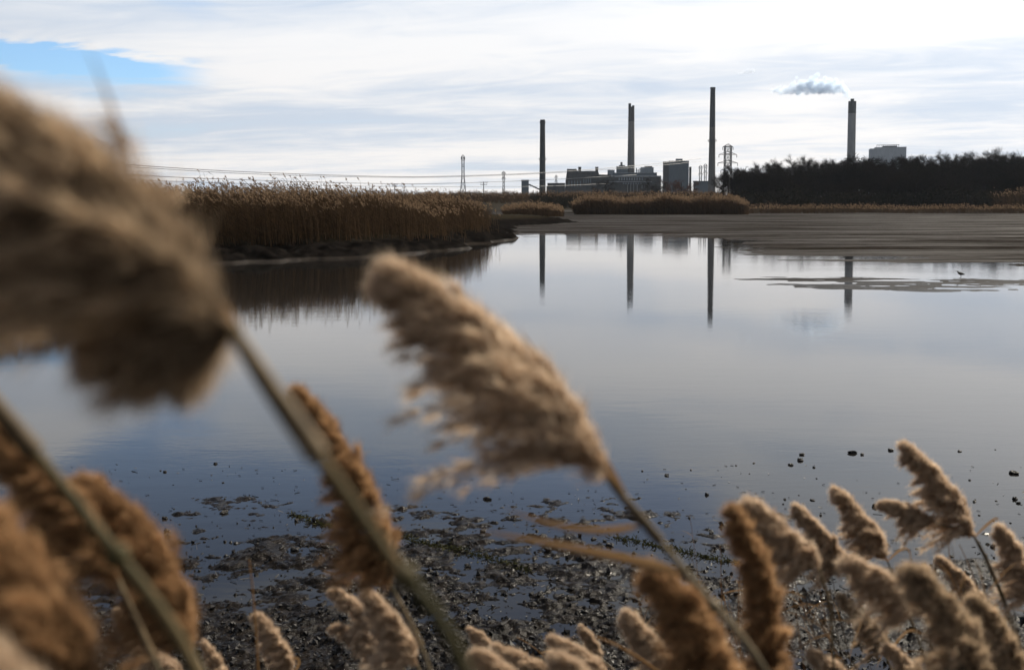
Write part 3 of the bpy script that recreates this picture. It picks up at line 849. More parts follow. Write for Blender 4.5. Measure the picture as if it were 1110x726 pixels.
def wire(label, pts, rad):
    """a sagging wire through far points given as (column, row, distance)"""
    p = np.array([P(*q_) for q_ in pts]); n = 60
    s = np.linspace(0, len(p) - 1, n); k = np.minimum(s.astype(int), len(p) - 2); f = (s - k)[:, None]
    # Catmull-Rom
    e = np.vstack([2 * p[0] - p[1], p, 2 * p[-1] - p[-2]])
    a, b_, c, d_ = e[k], e[k + 1], e[k + 2], e[k + 3]
    pt = 0.5 * (2 * b_ + (c - a) * f + (2 * a - 5 * b_ + 4 * c - d_) * f ** 2 + (3 * b_ - a - 3 * c + d_) * f ** 3)
    mb = MB(); mb.tube(pt, rad, 4)
    return tag(mb.build('power_line', M['wire'], origin=tuple(p[0])), label, 'power line', 'power lines across the left sky')
wire('topmost power line sagging across the left sky', [(60, 172, 560), (165, 180.5, 600), (280, 187, 650), (420, 191.4, 730), (500, 190.6, 780), (600, 186.6, 850), (690, 179.5, 940), (760, 172, 1050)], 0.20)
wire('second power line just under the topmost one', [(60, 176, 560), (165, 182.6, 600), (280, 189, 650), (420, 192.4, 730), (500, 191.6, 780), (600, 187.6, 850), (690, 181.5, 940), (760, 175, 1050)], 0.14)
wire('third power line midway down the left sky', [(60, 184, 560), (165, 191, 600), (280, 195.5, 650), (420, 199.2, 730), (500, 198.4, 780), (600, 194.6, 850), (690, 189.5, 940)], 0.17)
wire('lowest power line just above the left reeds', [(60, 191, 560), (180, 196.5, 600), (300, 200, 650), (420, 202.2, 730), (520, 202.6, 780), (600, 201.6, 850), (660, 199.0, 940)], 0.13)

# ------------------------------------------------------------------ smoke
rng = np.random.default_rng(8)
d = 1400.0
path = [(921.6, 107.2, 2.0), (920.0, 103.6, 3.2), (916.5, 99.0, 5.0), (911, 95.6, 6.0), (904, 94.2, 7.2), (896, 93.6, 8.0), (888, 93.4, 8.4), (879, 94.2, 8.2), (870, 95.6, 7.2), (861, 97.2, 5.6), (853, 98.4, 4.4), (846, 98.8, 3.8), (840, 98.6, 3.0), (836, 98.8, 1.8)]
import bmesh
def puff_mesh(balls, name, voxel, mat):
    bmz = bmesh.new()
    for (p, r_) in balls:
        q_ = bmesh.ops.create_icosphere(bmz, subdivisions=2, radius=r_)
        bmesh.ops.translate(bmz, verts=q_['verts'], vec=Vector(p))
    me = bpy.data.meshes.new(name); bmz.to_mesh(me); bmz.free()
    o = bpy.data.objects.new(name, me); COL.objects.link(o)
    md = o.modifiers.new('merge', 'REMESH'); md.mode = 'VOXEL'; md.voxel_size = voxel
    tx = bpy.data.textures.new('puffs', 'CLOUDS'); tx.noise_scale = 3.6; tx.noise_depth = 2
    ds = o.modifiers.new('billow', 'DISPLACE'); ds.texture = tx; ds.strength = 3.6; ds.mid_level = 0.35; ds.texture_coords = 'LOCAL'
    dg = bpy.context.evaluated_depsgraph_get()
    me2 = bpy.data.meshes.new_from_object(o.evaluated_get(dg))
    o.modifiers.clear(); o.data = me2; me2.materials.clear(); me2.materials.append(mat)
    return o
sm = bpy.data.materials.new('smoke'); sm.use_nodes = True
q = NT(sm.node_tree); q.n.clear(); o_ = q.node('ShaderNodeOutputMaterial')
pv = q.node('ShaderNodeVolumePrincipled')
pv.inputs['Color'].default_value = (0.74, 0.835, 0.95, 1); pv.inputs['Density'].default_value = 0.15; pv.inputs['Anisotropy'].default_value = 0.45
q.l.new(pv.outputs[0], o_.inputs['Volume'])
balls = []
org = P(921.6, 107.6, d)
k = mpp(d)
for f in np.linspace(0, 1, 10):                                # the jet leaving the flue
    balls.append((tuple(P(921.6 - 5.0 * f ** 1.3, 107.0 - 8.5 * f, d) - org), (1.5 + 2.0 * f) * k))
for i in range(1, len(path) - 1):
    a, b_ = path[i], path[i + 1]
    balls.append((tuple(P(a[0], a[1] + 1.0, d) - org), a[2] * 0.62 * k))
    for j in range(15):
        f = rng.uniform(0, 1); c = np.array(a) * (1 - f) + np.array(b_) * f
        rad = c[2] * 1.24
        off = rng.normal(0, 1, 3); off /= np.linalg.norm(off)
        off *= rad * rng.uniform(0.35, 0.80)
        p = P(c[0] + off[0], c[1] + min(off[1] * 1.15, rad * 0.5), d) + np.array((0, off[2] * k * 1.2, 0)) - org
        balls.append((tuple(p), rad * k * rng.uniform(0.20, 0.42)))
for px, py, r_ in ((886, 81.5, 2.6), (883, 84.5, 2.8), (879, 84.5, 2.0), (895, 85, 2.4), (864, 84.5, 1.7), (861, 88.5, 1.6), (858, 91, 2.0), (846, 94, 1.5), (906, 86.5, 2.0), (840, 97.5, 1.5), (836.5, 95, 1.0)):
    balls.append((tuple(P(px, py, d) - org), r_ * k))
s_o = puff_mesh(balls, 'smoke_plume', 1.0, sm); s_o.location = org
tag(s_o, 'grey white smoke plume blowing left from the pale smokestack', 'smoke', kind='thing')
sm2 = bpy.data.materials.new('thin_smoke'); sm2.use_nodes = True
q = NT(sm2.node_tree); q.n.clear(); o_ = q.node('ShaderNodeOutputMaterial')
pv = q.node('ShaderNodeVolumePrincipled')
pv.inputs['Color'].default_value = (0.8, 0.86, 0.95, 1); pv.inputs['Density'].default_value = 0.22; pv.inputs['Anisotropy'].default_value = 0.3
q.l.new(pv.outputs[0], o_.inputs['Volume'])
balls = []
org = P(813, 78, d)
for px, py, r_ in ((816, 77, 2.2), (813.5, 78.5, 2.8), (811, 76.6, 2.0), (809, 79.6, 1.6), (802, 80.5, 1.8), (805, 79.5, 1.2), (835, 91.5, 1.1), (833, 90.8, 0.8), (798, 81, 0.7)):
    for j in range(3):
        balls.append((tuple(P(px + rng.normal(0, r_ * 0.7), py + rng.normal(0, r_ * 0.4), d) - org), r_ * k * rng.uniform(0.5, 0.8)))
s_o = puff_mesh(balls, 'smoke_wisps', 1.0, sm2); s_o.location = org
tag(s_o, 'faint torn smoke wisps drifting left of the main plume', 'smoke', kind='thing')

# ------------------------------------------------------------------ haze
hm = bpy.data.materials.new('haze_air'); hm.use_nodes = True
q = NT(hm.node_tree); q.n.clear(); o_ = q.node('ShaderNodeOutputMaterial')
pv = q.node('ShaderNodeVolumePrincipled')
pv.inputs['Color'].default_value = (0.72, 0.84, 1.0, 1); pv.inputs['Density'].default_value = 0.000035; pv.inputs['Anisotropy'].default_value = 0.2
q.l.new(pv.outputs[0], o_.inputs['Volume'])
mb = MB(); mb.box(-2600, 2600, -2600, 2600, -1.6, 185)
hzo = mb.build('haze', hm); tag(hzo, 'thin pale haze over the marsh', 'haze', kind='stuff')
hzo.display_type = 'WIRE'

# ------------------------------------------------------------------ foreground reeds
def bez(p0, p1, p2, s):
    s = np.asarray(s)[:, None]
    return (1 - s) ** 2 * p0 + 2 * s * (1 - s) * p1 + s ** 2 * p2

def plume_mesh(base, ctrl, tip, Rw, droop, seed, nb=60, nt=34, nh=14, hl=0.0085, hw=0.0007, lobes=None):
    """feathery seed head: drooping branchlets carrying tufts of silky hairs"""
    rng = np.random.default_rng(seed)
    nw = max(9, nb // 9)                                                     # whorls of branchlets
    wt = (np.arange(nw) + rng.uniform(-0.3, 0.3, nw)).clip(0) / nw; waz = np.arange(nw) * 2.4 + rng.normal(0, 0.5, nw)
    wl = rng.uniform(0.70, 1.08, nw)
    wi = rng.integers(0, nw, nb)
    t_ = np.clip(wt[wi] + rng.normal(0, 0.35 / nw, nb), 0, 0.995)
    a = bez(base, ctrl, tip, t_)
    T = norm(2 * (1 - t_)[:, None] * (ctrl - base) + 2 * t_[:, None] * (tip - ctrl))
    n1 = norm(np.cross(T, np.array((0.3, 1, 0.2)))); n2 = np.cross(T, n1)
    az_ = waz[wi] + rng.normal(0, 0.75, nb)
    rad = np.cos(az_)[:, None] * n1 + np.sin(az_)[:, None] * n2
    low = np.clip(1 - t_ / 0.16, 0, 1)
    prof = (1 + 0.10 * low) * (1 - 0.90 * np.clip((t_ - 0.18) / 0.82, 0, 1) ** 0.92)
    L = Rw * prof * wl[wi] * rng.uniform(0.6, 1.15, nb) * 1.75 + 0.10 * Rw
    d0 = norm(T * rng.uniform(0.8, 1.3, nb)[:, None] + rad * 0.55)
    mb = MB()
    ax = bez(base, ctrl, tip, np.linspace(0, 1, 14))
    mb.tube(ax, np.linspace(0.0022, 0.0007, 14), 5)
    s = rng.uniform(0.02, 1.0, (nb, nt)) ** 0.8
    dr = droop * (rng.uniform(0.30, 1.15, nb) * (1 + 0.25 * low) * (1 - 0.55 * t_))[:, None]
    pos = a[:, None] + d0[:, None] * (L[:, None] * s)[..., None] + dr[:, None] * (L[:, None] * s * s)[..., None]
    tan = norm(d0[:, None] + 2 * dr[:, None] * s[..., None])
    pos = pos + rng.normal(0, 1, pos.shape) * (0.060 * Rw * (1.15 - 0.85 * s))[..., None]
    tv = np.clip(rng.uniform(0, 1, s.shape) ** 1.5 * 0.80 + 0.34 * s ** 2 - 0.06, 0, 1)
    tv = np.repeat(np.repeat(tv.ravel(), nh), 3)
    pos = np.repeat(pos.reshape(-1, 3), nh, 0); tan = np.repeat(tan.reshape(-1, 3), nh, 0)
    m_ = len(pos)
    dd = norm(tan + rng.normal(0, 0.36, (m_, 3)))
    ln = hl * rng.uniform(0.5, 1.35, m_)[:, None]
    sd_ = norm(np.cross(dd, rng.normal(0, 1, (m_, 3)))) * hw
    o = pos + rng.normal(0, 0.0012, (m_, 3))
    pre = mb.n
    mb.tris(o - sd_, o + sd_, o + dd * ln)
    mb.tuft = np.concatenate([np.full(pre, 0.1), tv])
    return mb

def blade(mb, p, w, roll=0.4):
    """a grass blade through points p, w wide at its middle, folded along the midrib"""
    p = np.asarray(p, float); n = len(p)
    T = norm(np.gradient(p, axis=0))
    side = norm(np.cross(T, np.array((math.sin(roll), -math.cos(roll), 0.35))))
    up = np.cross(side, T)
    s = np.linspace(0, 1, n); ww = w * 0.5 * np.minimum(1, 0.35 + s * 3) * (1 - s ** 3)
    l = p + side * ww[:, None] + up * (ww * 0.35)[:, None]; r_ = p - side * ww[:, None] + up * (ww * 0.35)[:, None]
    v = np.stack([l, p, r_], 1).reshape(-1, 3); f = []
    for i in range(n - 1):
        for j in range(2): f.append((i * 3 + j, i * 3 + j + 1, (i + 1) * 3 + j + 1, (i + 1) * 3 + j))
    mb.add(v, f)

def reed(label, base, tip, dist, width, stem=(), mat='plume', stem_mat='stem', bow=0.10, droop_px=(-0.55, 0.85), dens=1.0, leaves=(), stem_w=5.0, tip_d=0.0, seed=0, group='reed plumes along the near bank', extra=()):
    b3 = P(*base, dist); t3 = P(*tip, dist + tip_d)
    k = mpp(dist)
    ax = t3 - b3; Lw = np.linalg.norm(ax)
    perp = norm(np.cross(ax, np.array((0, 1.0, 0))))
    c3 = (b3 + t3) / 2 + perp * Lw * bow * (1 if perp[2] > 0 else -1)
    dr = np.array((droop_px[0], 0.0, -droop_px[1])); dr /= np.linalg.norm(dr)
    path = [P(px, py, dist) for px, py in stem]
    last = path[-1] if path else b3
    prev = path[-2] if len(path) > 1 else (b3 if path else t3)
    v = last - prev; v /= max(np.linalg.norm(v), 1e-6)
    root = np.array((last[0] + 0.25 * v[0] + 0.10, last[1] + 0.02, 0.0)); 
    gz0 = hz(root[0], root[1]); root[2] = gz0 - 0.03
    hgt = last[2] - root[2]
    q1 = last + v * 0.35 * hgt * 0.6
    r = empty('reed', tuple(root), label, 'reed', group)
    tail = [bez(last, np.array((root[0] - 0.02 * hgt, root[1], root[2] + hgt * 0.45)) * 0.5 + q1 * 0.5, root, [s])[0] for s in np.linspace(0, 1, 9)[1:]]
    pts = [b3] + path + tail
    # smooth the stem with Catmull-Rom
    p = np.array(pts); e = np.vstack([2 * p[0] - p[1], p, 2 * p[-1] - p[-2]])
    sm_ = []
    for i in range(len(p) - 1):
        for f in np.linspace(0, 1, 5, endpoint=False):
            a_, b_, c_, d_ = e[i:i + 4]
            sm_.append(0.5 * (2 * b_ + (c_ - a_) * f + (2 * a_ - 5 * b_ + 4 * c_ - d_) * f ** 2 + (3 * b_ - a_ - 3 * c_ + d_) * f ** 3))
    sm_.append(p[-1]); sm_ = np.array(sm_)
    mb = MB(); w_ = stem_w * 0.001
    mb.tube(sm_, np.linspace(w_ * 0.36, w_ * 0.62, len(sm_)), 8)
    for f in (0.22, 0.45, 0.7):                                              # nodes
        i = int(f * (len(sm_) - 2)); u_ = norm(sm_[i + 1] - sm_[i]) * 0.003
        mb.tube([sm_[i] - u_ * 1.6, sm_[i] - u_ * 0.4, sm_[i] + u_ * 0.4, sm_[i] + u_ * 1.6], np.array((0.56, 0.78, 0.78, 0.56)) * w_, 8)
    mb.build('stem', M[stem_mat], r, True, origin=tuple(root))
    i0 = int(0.10 * len(sm_)) + 1
    for f0, f1 in ((0.0, 0.11), (0.42, 0.62)):
        i, j = max(1, int(f0 * len(sm_))), int(f1 * len(sm_)) + 2
        mb = MB(); seg = sm_[i:j]; mb.tube(seg, np.linspace(w_ * 0.44, w_ * 0.70, len(seg)), 8, cap=False)
        mb.build('leaf_sheath', M['sheath'], r, True, origin=tuple(root))
    if width > 0:
        size = Lw / k
        near = min(1.0, 0.9 / dist)
        nb = int(125 * dens * (0.6 + Lw / 0.30)); 
        hl = 0.0135 * min(1.3, max(0.7, width * k / 0.07))
        pm = plume_mesh(b3, c3, t3, width * k * 0.5 * (0.80 if dist > 1 else 0.95), dr, seed + int(base[0] * 7 + base[1]), nb=nb, nt=20, nh=11, hl=hl, hw=0.00026 + 0.00015 * dist)
        for eb, et, ew in extra:
            e0, e1 = P(*eb, dist), P(*et, dist + 0.03)
            x_ = plume_mesh(e0, (e0 + e1) / 2 + np.array((0, 0, 0.012)), e1, ew * k * 0.5, dr, seed + 5, nb=int(nb * 0.22), nt=20, nh=11, hl=hl, hw=0.00026 + 0.00015 * dist)
            pm.v += x_.v; pm.f += [f_ + pm.n for f_ in x_.f]; pm.n += x_.n; pm.tuft = np.concatenate([pm.tuft, x_.tuft])
        po = pm.build('plume', M[mat], r, origin=tuple(root))
        at_ = po.data.attributes.new('tuft', 'FLOAT', 'POINT'); at_.data.foreach_set('value', pm.tuft.astype(np.float32))
    for pts_, wmm in leaves:
        lp = np.array([P(*q_) if len(q_) == 3 else P(*q_, dist) for q_ in pts_])
        s = np.linspace(0, 1, 14)
        lp = bez(lp[0], lp[1], lp[2], s) if len(lp) == 3 else lp
        mb = MB(); blade(mb, lp, wmm * 0.001); mb.build('leaf', M['leaf'], r, origin=tuple(root))
    return r

reed('huge blurred brown plume filling the upper left corner', (250, 354), (-52, 112), 0.42, 262, ((300, 430), (420, 600), (506, 730)), 'plume_dark', 'stem_green', bow=0.10, dens=1.8, stem_w=7.6, droop_px=(-0.75, 0.6), extra=(((240, 350), (96, 388), 90), ((246, 354), (150, 410), 70), ((250, 358), (200, 414), 46)),
     leaves=((((243, 330), (262, 380), (312, 452)), 5), (((150, 210), (130, 130), (92, 46)), 2)))
reed('large sharp edged tan plume arching across the middle of the water', (658, 518), (428, 298), 0.80, 150, ((690, 556), (760, 640), (832, 732)), 'plume', 'stem', bow=0.13, dens=1.6, stem_w=6.5, droop_px=(-0.8, 0.75),
     leaves=((((742, 622), (690, 606), (515, 574)), 9), (((700, 566), (640, 590), (545, 550)), 6), (((690, 562), (640, 470), (560, 352)), 7)))
reed('russet plume half hidden behind the green stem of the huge plume', (422, 632), (326, 428), 1.15, 84, ((452, 690), (470, 740)), 'plume_red', bow=0.15, dens=1.3, droop_px=(-0.4, 0.9))
reed('thick pale reed stem crossing the lower left corner', (-40, 395), (-230, 250), 0.50, 130, ((0, 446), (105, 575), (215, 732)), 'plume', 'stem_green', stem_w=8.6, dens=0.8)
reed('russet plume right behind the thick pale stem at lower left', (208, 705), (98, 520), 0.85, 96, ((230, 760),), 'plume_red', bow=0.16, dens=1.4, droop_px=(-0.6, 0.8))
reed('dark russet plume drooping left of the thick pale stem', (128, 628), (-10, 462), 0.80, 92, ((160, 700), (185, 760)), 'plume_red', bow=0.10, dens=1.3, droop_px=(-0.5, 0.9))
reed('blurred brown plume cut by the left edge near the bottom', (100, 765), (-40, 556), 0.60, 165, ((130, 830),), 'plume_red', bow=0.12, dens=1.5, droop_px=(-0.6, 0.8))
reed('pale out of focus plume in the bottom left corner', (110, 830), (-60, 690), 0.40, 130, ((150, 900),), 'plume', dens=1.3)
S = dict(stem_w=4.5)
for args in (
    ('small curled plume at the bottom just right of the thick pale stem', (172, 722), (128, 664), 2.0, 34, (), 'plume'),
    ('small tufted plume at the bottom edge beside the russet plumes', (205, 740), (152, 706), 1.9, 40, (), 'plume'),
    ('stubby plume at the bottom edge under the russet plume', (248, 745), (222, 698), 2.0, 28, (), 'plume'),
    ('small upright plume beside the thin dead stalk at bottom left', (318, 730), (279, 667), 2.0, 38, (), 'plume'),
    ('small pointed plume, upper of three beside the green stem', (408, 682), (362, 640), 1.9, 36, ((428, 712),), 'plume'),
    ('small pointed plume, lower of three beside the green stem', (436, 722), (364, 680), 1.9, 36, (), 'plume'),
    ('softer plume, right of three beside the green stem', (452, 720), (398, 645), 1.5, 52, (), 'plume'),
    ('tiny plume tip at the bottom centre on bare mud', (536, 704), (510, 683), 2.2, 20, ((548, 724),), 'plume'),
    ('curled plume at the bottom centre, left of a matching one', (602, 735), (538, 702), 1.9, 40, (), 'plume'),
    ('curled plume at the bottom centre, right of a matching one', (662, 735), (602, 694), 1.9, 42, (), 'plume'),
    ('blurred plume at the bottom edge beneath the centre pair', (580, 765), (520, 708), 1.3, 60, (), 'plume'),
    ('pale blurred plume under the right plume of the centre pair', (660, 770), (604, 712), 1.2, 60, (), 'plume'),
    ('narrow plume standing above the centre pair of curled plumes', (652, 714), (630, 680), 2.1, 18, ((672, 735),), 'plume'),
    ('bushy tan plume at the left side of the big orange brown one', (742, 740), (680, 668), 1.8, 54, (), 'plume'),
    ('wide blurred orange brown plume at bottom right of centre', (800, 770), (712, 622), 1.0, 104, (), 'plume_red'),
    ('tall upright russet plume with a pointed top', (842, 745), (796, 556), 1.15, 74, (), 'plume_red'),
    ('rounded blurred plume leaning behind the tall russet one', (888, 616), (812, 545), 1.45, 66, ((900, 660), (905, 740)), 'plume'),
    ('slim curved plume left of the upright pointed one', (915, 618), (864, 552), 2.1, 42, ((940, 670), (968, 730)), 'plume'),
    ('upright pointed plume between two slimmer ones at right', (962, 608), (907, 534), 2.2, 46, ((985, 665), (1010, 735)), 'plume'),
    ('tallest plume of the right group, leaning over the water', (1056, 582), (984, 487), 2.0, 58, ((1076, 622), (1100, 690)), 'plume'),
    ('arched plume hanging below the tallest plume of the right group', (1012, 566), (956, 545), 2.0, 34, ((1040, 574), (1062, 590), (1096, 668)), 'plume'),
    ('broad plume lying almost level across the right group', (1004, 668), (922, 608), 1.5, 62, ((1020, 700),), 'plume'),
    ('large dark plume bulging at the bottom of the right group', (1072, 755), (988, 616), 1.3, 96, (), 'plume_dark'),
    ('plume cut by the right edge beside the tallest one', (1124, 650), (1084, 574), 2.0, 48, (), 'plume'),
    ('slim plume behind the level broad one near the right edge', (1075, 668), (1018, 606), 2.4, 34, (), 'plume'),
    ('small faded plume hanging below the slim curved one', (966, 706), (912, 648), 2.1, 32, (), 'plume_dark'),
    ('dark brown plume in the bottom right corner', (1125, 760), (1056, 650), 1.6, 76, (), 'plume_dark'),
    ('small plume at the bottom between dark stems of the right group', (1006, 745), (962, 700), 1.9, 34, (), 'plume'),
    ('little plume peeping at the bottom under the faded one', (925, 748), (880, 706), 2.0, 34, (), 'plume'),
):
    lab, base, tip, dist, wd, st, mt = args
    h_ = int(base[0] * 13 + tip[0] * 7)
    reed(lab, base, tip, dist, wd, st, mt, stem_mat='stem_green' if h_ % 2 else 'stem', bow=0.08 + (h_ % 7) * 0.012, dens=1.15, stem_w=5.0, droop_px=(-0.55 + (h_ % 5) * 0.08, 0.85), seed=h_,
         leaves=(((base, (base[0] + 12 + h_ % 20, base[1] - 30), (base[0] - 30 + h_ % 80, base[1] + 20 - h_ % 60)), 6),) if h_ % 3 == 0 else ())

# the plume hanging under the arched one
rng = np.random.default_rng(77)

# dry stalks and blades without heads
def stalk(label, pts, dist, w_, mat='leaf', group='dry stalks among the near reeds', twigs=0):
    p3 = [P(px, py, dist) for px, py in pts]
    last = p3[-1]; gz0 = hz(last[0] + 0.05, last[1])
    root = np.array((last[0] + 0.05, last[1], gz0 - 0.02))
    s = np.linspace(0, 1, 16)
    c = np.vstack([bez(p3[0], p3[1] if len(p3) > 2 else (p3[0] + last) / 2, last, s), np.linspace(last, root, 6)[1:]])
    r = empty('dry_stalk', tuple(root), label, 'dry stalk', group)
    mb = MB(); mb.tube(c, np.linspace(w_ * 0.0003, w_ * 0.0006, len(c)), 6); mb.build('stem', M[mat], r, True, origin=tuple(root))
    for j in range(twigs):
        i = int(rng.integers(2, 13)); d_ = norm(np.array((rng.normal(0, 1), rng.normal(0, 0.5), rng.uniform(0.1, 0.9))))
        L = rng.uniform(0.05, 0.16)
        mb = MB(); blade(mb, [c[i] + d_ * L * f + np.array((0, 0, -0.3 * L * f * f)) for f in np.linspace(0, 1, 6)], w_ * 0.001)
        mb.build('leaf', M['leaf'], r, origin=tuple(root))
stalk('thin russet stalk standing alone at bottom left', ((270, 606), (277, 660), (280, 735)), 1.7, 4)
for i, (pts, dd) in enumerate((
    (((742, 668), (700, 600), (690, 726)), 3.2), (((748, 560), (760, 640), (768, 735)), 3.2), (((805, 600), (795, 660), (806, 735)), 3.0),
    (((858, 640), (905, 690), (918, 735)), 2.6), (((870, 668), (882, 700), (884, 735)), 2.8), (((880, 600), (900, 690), (905, 735)), 2.6),
    (((690, 640), (700, 690), (716, 735)), 3.2), (((930, 660), (960, 700), (970, 735)), 2.4), (((1040, 590), (1065, 640), (1085, 735)), 2.3),
    (((1015, 600), (1010, 660), (1016, 735)), 2.4), (((560, 690), (590, 705), (610, 735)), 2.6), (((1062, 632), (1078, 660), (1100, 735)), 1.9))):
    stalk('thin bent dry stalk among the near reeds at lower right' if pts[0][0] > 620 else 'short dry stalk on the mud at bottom centre', pts, dd, 2.2 if i % 2 else 3.0, twigs=i % 4)

rng = np.random.default_rng(303)
for i in range(34):
    x0 = rng.uniform(690, 1110); y0 = rng.uniform(585, 690); dd = rng.uniform(1.9, 3.3); sx = rng.normal(25, 30)
    stalk('thin bent dry stalk among the near reeds at lower right', ((x0, y0), (x0 + sx * 0.35, (y0 + 735) / 2), (x0 + sx, 735)), dd, rng.uniform(1.6, 3.4), mat='dark_stalk' if i % 3 else 'leaf', twigs=int(rng.integers(1, 5)))
# orange brown fallen leaves stretching over the mud
stalk('long orange leaf blade slanting over the mud at bottom centre', ((645, 690), (680, 700), (722, 735)), 1.5, 5)

# low dry grass at the very bottom
rng = np.random.default_rng(91)
mb = MB()
for i in range(420):
    px = rng.choice([rng.uniform(230, 470), rng.uniform(660, 1110), rng.uniform(0, 1110)], p=[0.4, 0.45, 0.15]); dd = rng.uniform(2.2, 4.2)
    x = ux(px, dd); z0 = hz(x, dd); L = rng.uniform(0.15, 0.65)
    dv = np.array((rng.normal(-0.3, 0.35), rng.normal(0, 0.3), 1.0)); dv /= np.linalg.norm(dv)
    blade(mb, [np.array((x, dd, z0)) + dv * L * f + np.array((-0.25, 0, -0.15)) * L * f * f for f in np.linspace(0, 1, 6)], rng.uniform(0.002, 0.005), rng.uniform(-1, 1))
tag(mb.build('dry_grass', M['straw']), 'sparse dry grass at the foot of the near reeds', 'grass', kind='stuff')

# ------------------------------------------------------------------ clods on the mud and in the shallows
def clod_mesh(seed):
    rng = np.random.default_rng(seed)
    bmz = bmesh.new(); bmesh.ops.create_icosphere(bmz, subdivisions=3, radius=1.0)
    for v_ in bmz.verts:
        p = v_.co.copy()
        n_ = float(fbm(np.array([p.x * 1.3 + seed]), np.array([p.y * 1.3 + p.z * 1.7]), seed, 4, 0.6)[0])
        v_.co = p * (1 + 0.75 * n_); v_.co.z *= 0.75
    me = bpy.data.meshes.new('mud_clod'); bmz.to_mesh(me); bmz.free(); me.materials.append(M['clod'])
    for p in me.polygons: p.use_smooth = False
    return me
CM = [clod_mesh(s) for s in range(8)]
rng = np.random.default_rng(44)
def clod(px, py, r_px, label, group, sx=1.0):
    g_ = G(px, py); x, y = float(g_[0]), float(g_[1]); z = max(hz(x, y), 0.0)
    o = bpy.data.objects.new('mud_clod', CM[int(rng.integers(0, 8))]); COL.objects.link(o)
    s = r_px * mpp(math.hypot(y, H))
    o.location = (x, y, z + s * 0.25); o.scale = (s * sx, s * rng.uniform(0.8, 1.1), s * rng.uniform(0.8, 1.0)); o.rotation_euler = (0, 0, rng.uniform(0, 6.28) if sx < 1.6 else 0)
    tag(o, label, 'mud clod', group)
GC = 'dark clods in the shallow water'
for px, py, r_, lab, sx in (
    (1099, 513, 3.8, 'largest round dark clod in the shallows at the right edge', 1.1), (1100, 541, 3.0, 'dark clod just below the largest one at the right edge', 1.0),
    (949, 549, 3.6, 'square dark clod between the plumes of the right group', 1.0), (868, 499, 3.0, 'round dark clod alone on the water left of the flat one', 1.0),
    (924, 491, 2.4, 'flat elongated dark clod on the water', 2.0), (965, 488, 2.6, 'small dark clod right of the flat elongated one', 1.0),
    (523, 576, 3.2, 'dark clod on the water below the large middle plume', 1.1), (528, 541, 3.2, 'dark clod between large plume and russet plume', 1.3),
    (181, 576, 3.4, 'dark clod on blue water right of the thick pale stem', 1.0), (178, 562, 2.8, 'smaller clod just above the one by the thick pale stem', 1.1),
    (243, 556, 3.2, 'wet clod on blue water between stem and weed line', 1.3), (353, 594, 4.0, 'dark clod beside the russet plume on the wet mud', 1.3),
    (319, 596, 4.0, 'dark clod left of the russet plume on wet mud', 1.0), (225, 696, 4.5, 'dark lump at the bottom between the small plumes', 1.0),
    (692, 666, 4.5, 'dark knob of mud beside the bushy tan plume', 1.0), (775, 666, 4.0, 'rounded mud knob between the two russet plumes', 1.0)):
    clod(px, py, r_, lab, GC, sx)
LB = 'small dark clod scattered on the shallows and wet mud'
for i in range(280):
    w_ = rng.uniform()
    if w_ < 0.42: px, py = rng.uniform(690, 1110), 470 + 180 * rng.uniform() ** 0.7
    elif w_ < 0.62: px, py = rng.uniform(120, 330), rng.uniform(500, 700)
    else: px, py = rng.uniform(330, 720), rng.uniform(545, 725)
    if py < 540 and rng.uniform() < 0.5: continue
    clod(px, py, (0.8 + 2.0 * rng.uniform() ** 3) * (1.0 if py < 580 else 1.4), LB, GC, rng.uniform(0.8, 1.5))

# bits of debris and floating straw (uncountable)
mb = MB()
n = 1300
py = 500 + 226 * rng.uniform(0, 1, n) ** 0.8; px = rng.uniform(-40, 1150, n)
g_ = np.array([G(a, b_) for a, b_ in zip(px, py)])
z = np.maximum(height(g_[:, 0], g_[:, 1]), 0.0)
c = np.stack([g_[:, 0], g_[:, 1], z + 0.004], 1)
ang = rng.uniform(0, 6.28, n); L = rng.uniform(0.005, 0.018, n) * rng.choice([1, 1, 1, 1, 2.5], n)
dv = np.stack([np.cos(ang), np.sin(ang), rng.normal(0, 0.15, n)], 1) * L[:, None]
sv = np.stack([-np.sin(ang), np.cos(ang), np.zeros(n)], 1) * rng.uniform(0.002, 0.007, n)[:, None]
uv = np.array((0, 0, 0.004))
mb.quads(c - dv - sv, c + dv - sv * 0.4, c + dv * 0.9 + sv * 0.4 + uv, c - dv + sv + uv)
tag(mb.build('debris', M['clod']), 'flecks of dark debris on mud and shallow water', 'debris', kind='stuff')

# crumbs of mud on the mud (uncountable)
rng = np.random.default_rng(515)
n = 7000
py = 560 + 172 * rng.uniform(0, 1, n) ** 0.7; px = rng.uniform(-60, 1170, n)
g_ = np.array([G(a, b_) for a, b_ in zip(px, py)])
zz = height(g_[:, 0], g_[:, 1]); cl = fbm(g_[:, 0] * 1.7, g_[:, 1] * 2.0, 66, 3)
keep = (zz > -0.012) & (cl + rng.uniform(-0.5, 0.6, n) > 0.0)
g_ = g_[keep]; zz = np.maximum(zz[keep], 0); n = len(g_)
c = np.stack([g_[:, 0], g_[:, 1], zz + 0.003], 1)
sz = 0.004 + 0.020 * rng.uniform(0, 1, n) ** 3.5
ax = [norm(rng.normal(0, 1, (n, 3))) for _ in range(2)]
a1 = ax[0]; a2 = norm(np.cross(a1, ax[1])); a3 = np.cross(a1, a2)
pt = [c + a_ * (sz * rng.uniform(0.6, 1.5, n) * sg)[:, None] for a_ in (a1, a2, a3) for sg in (1, -1)]
mb = MB()
for i in (0, 1):
    for j in (2, 3):
        for k_ in (4, 5): mb.tris(pt[i], pt[j], pt[k_])
tag(mb.build('mud_crumbs', M['clod']), 'dark crumbs of mud and shell bits covering the wet mud', 'mud', kind='stuff')

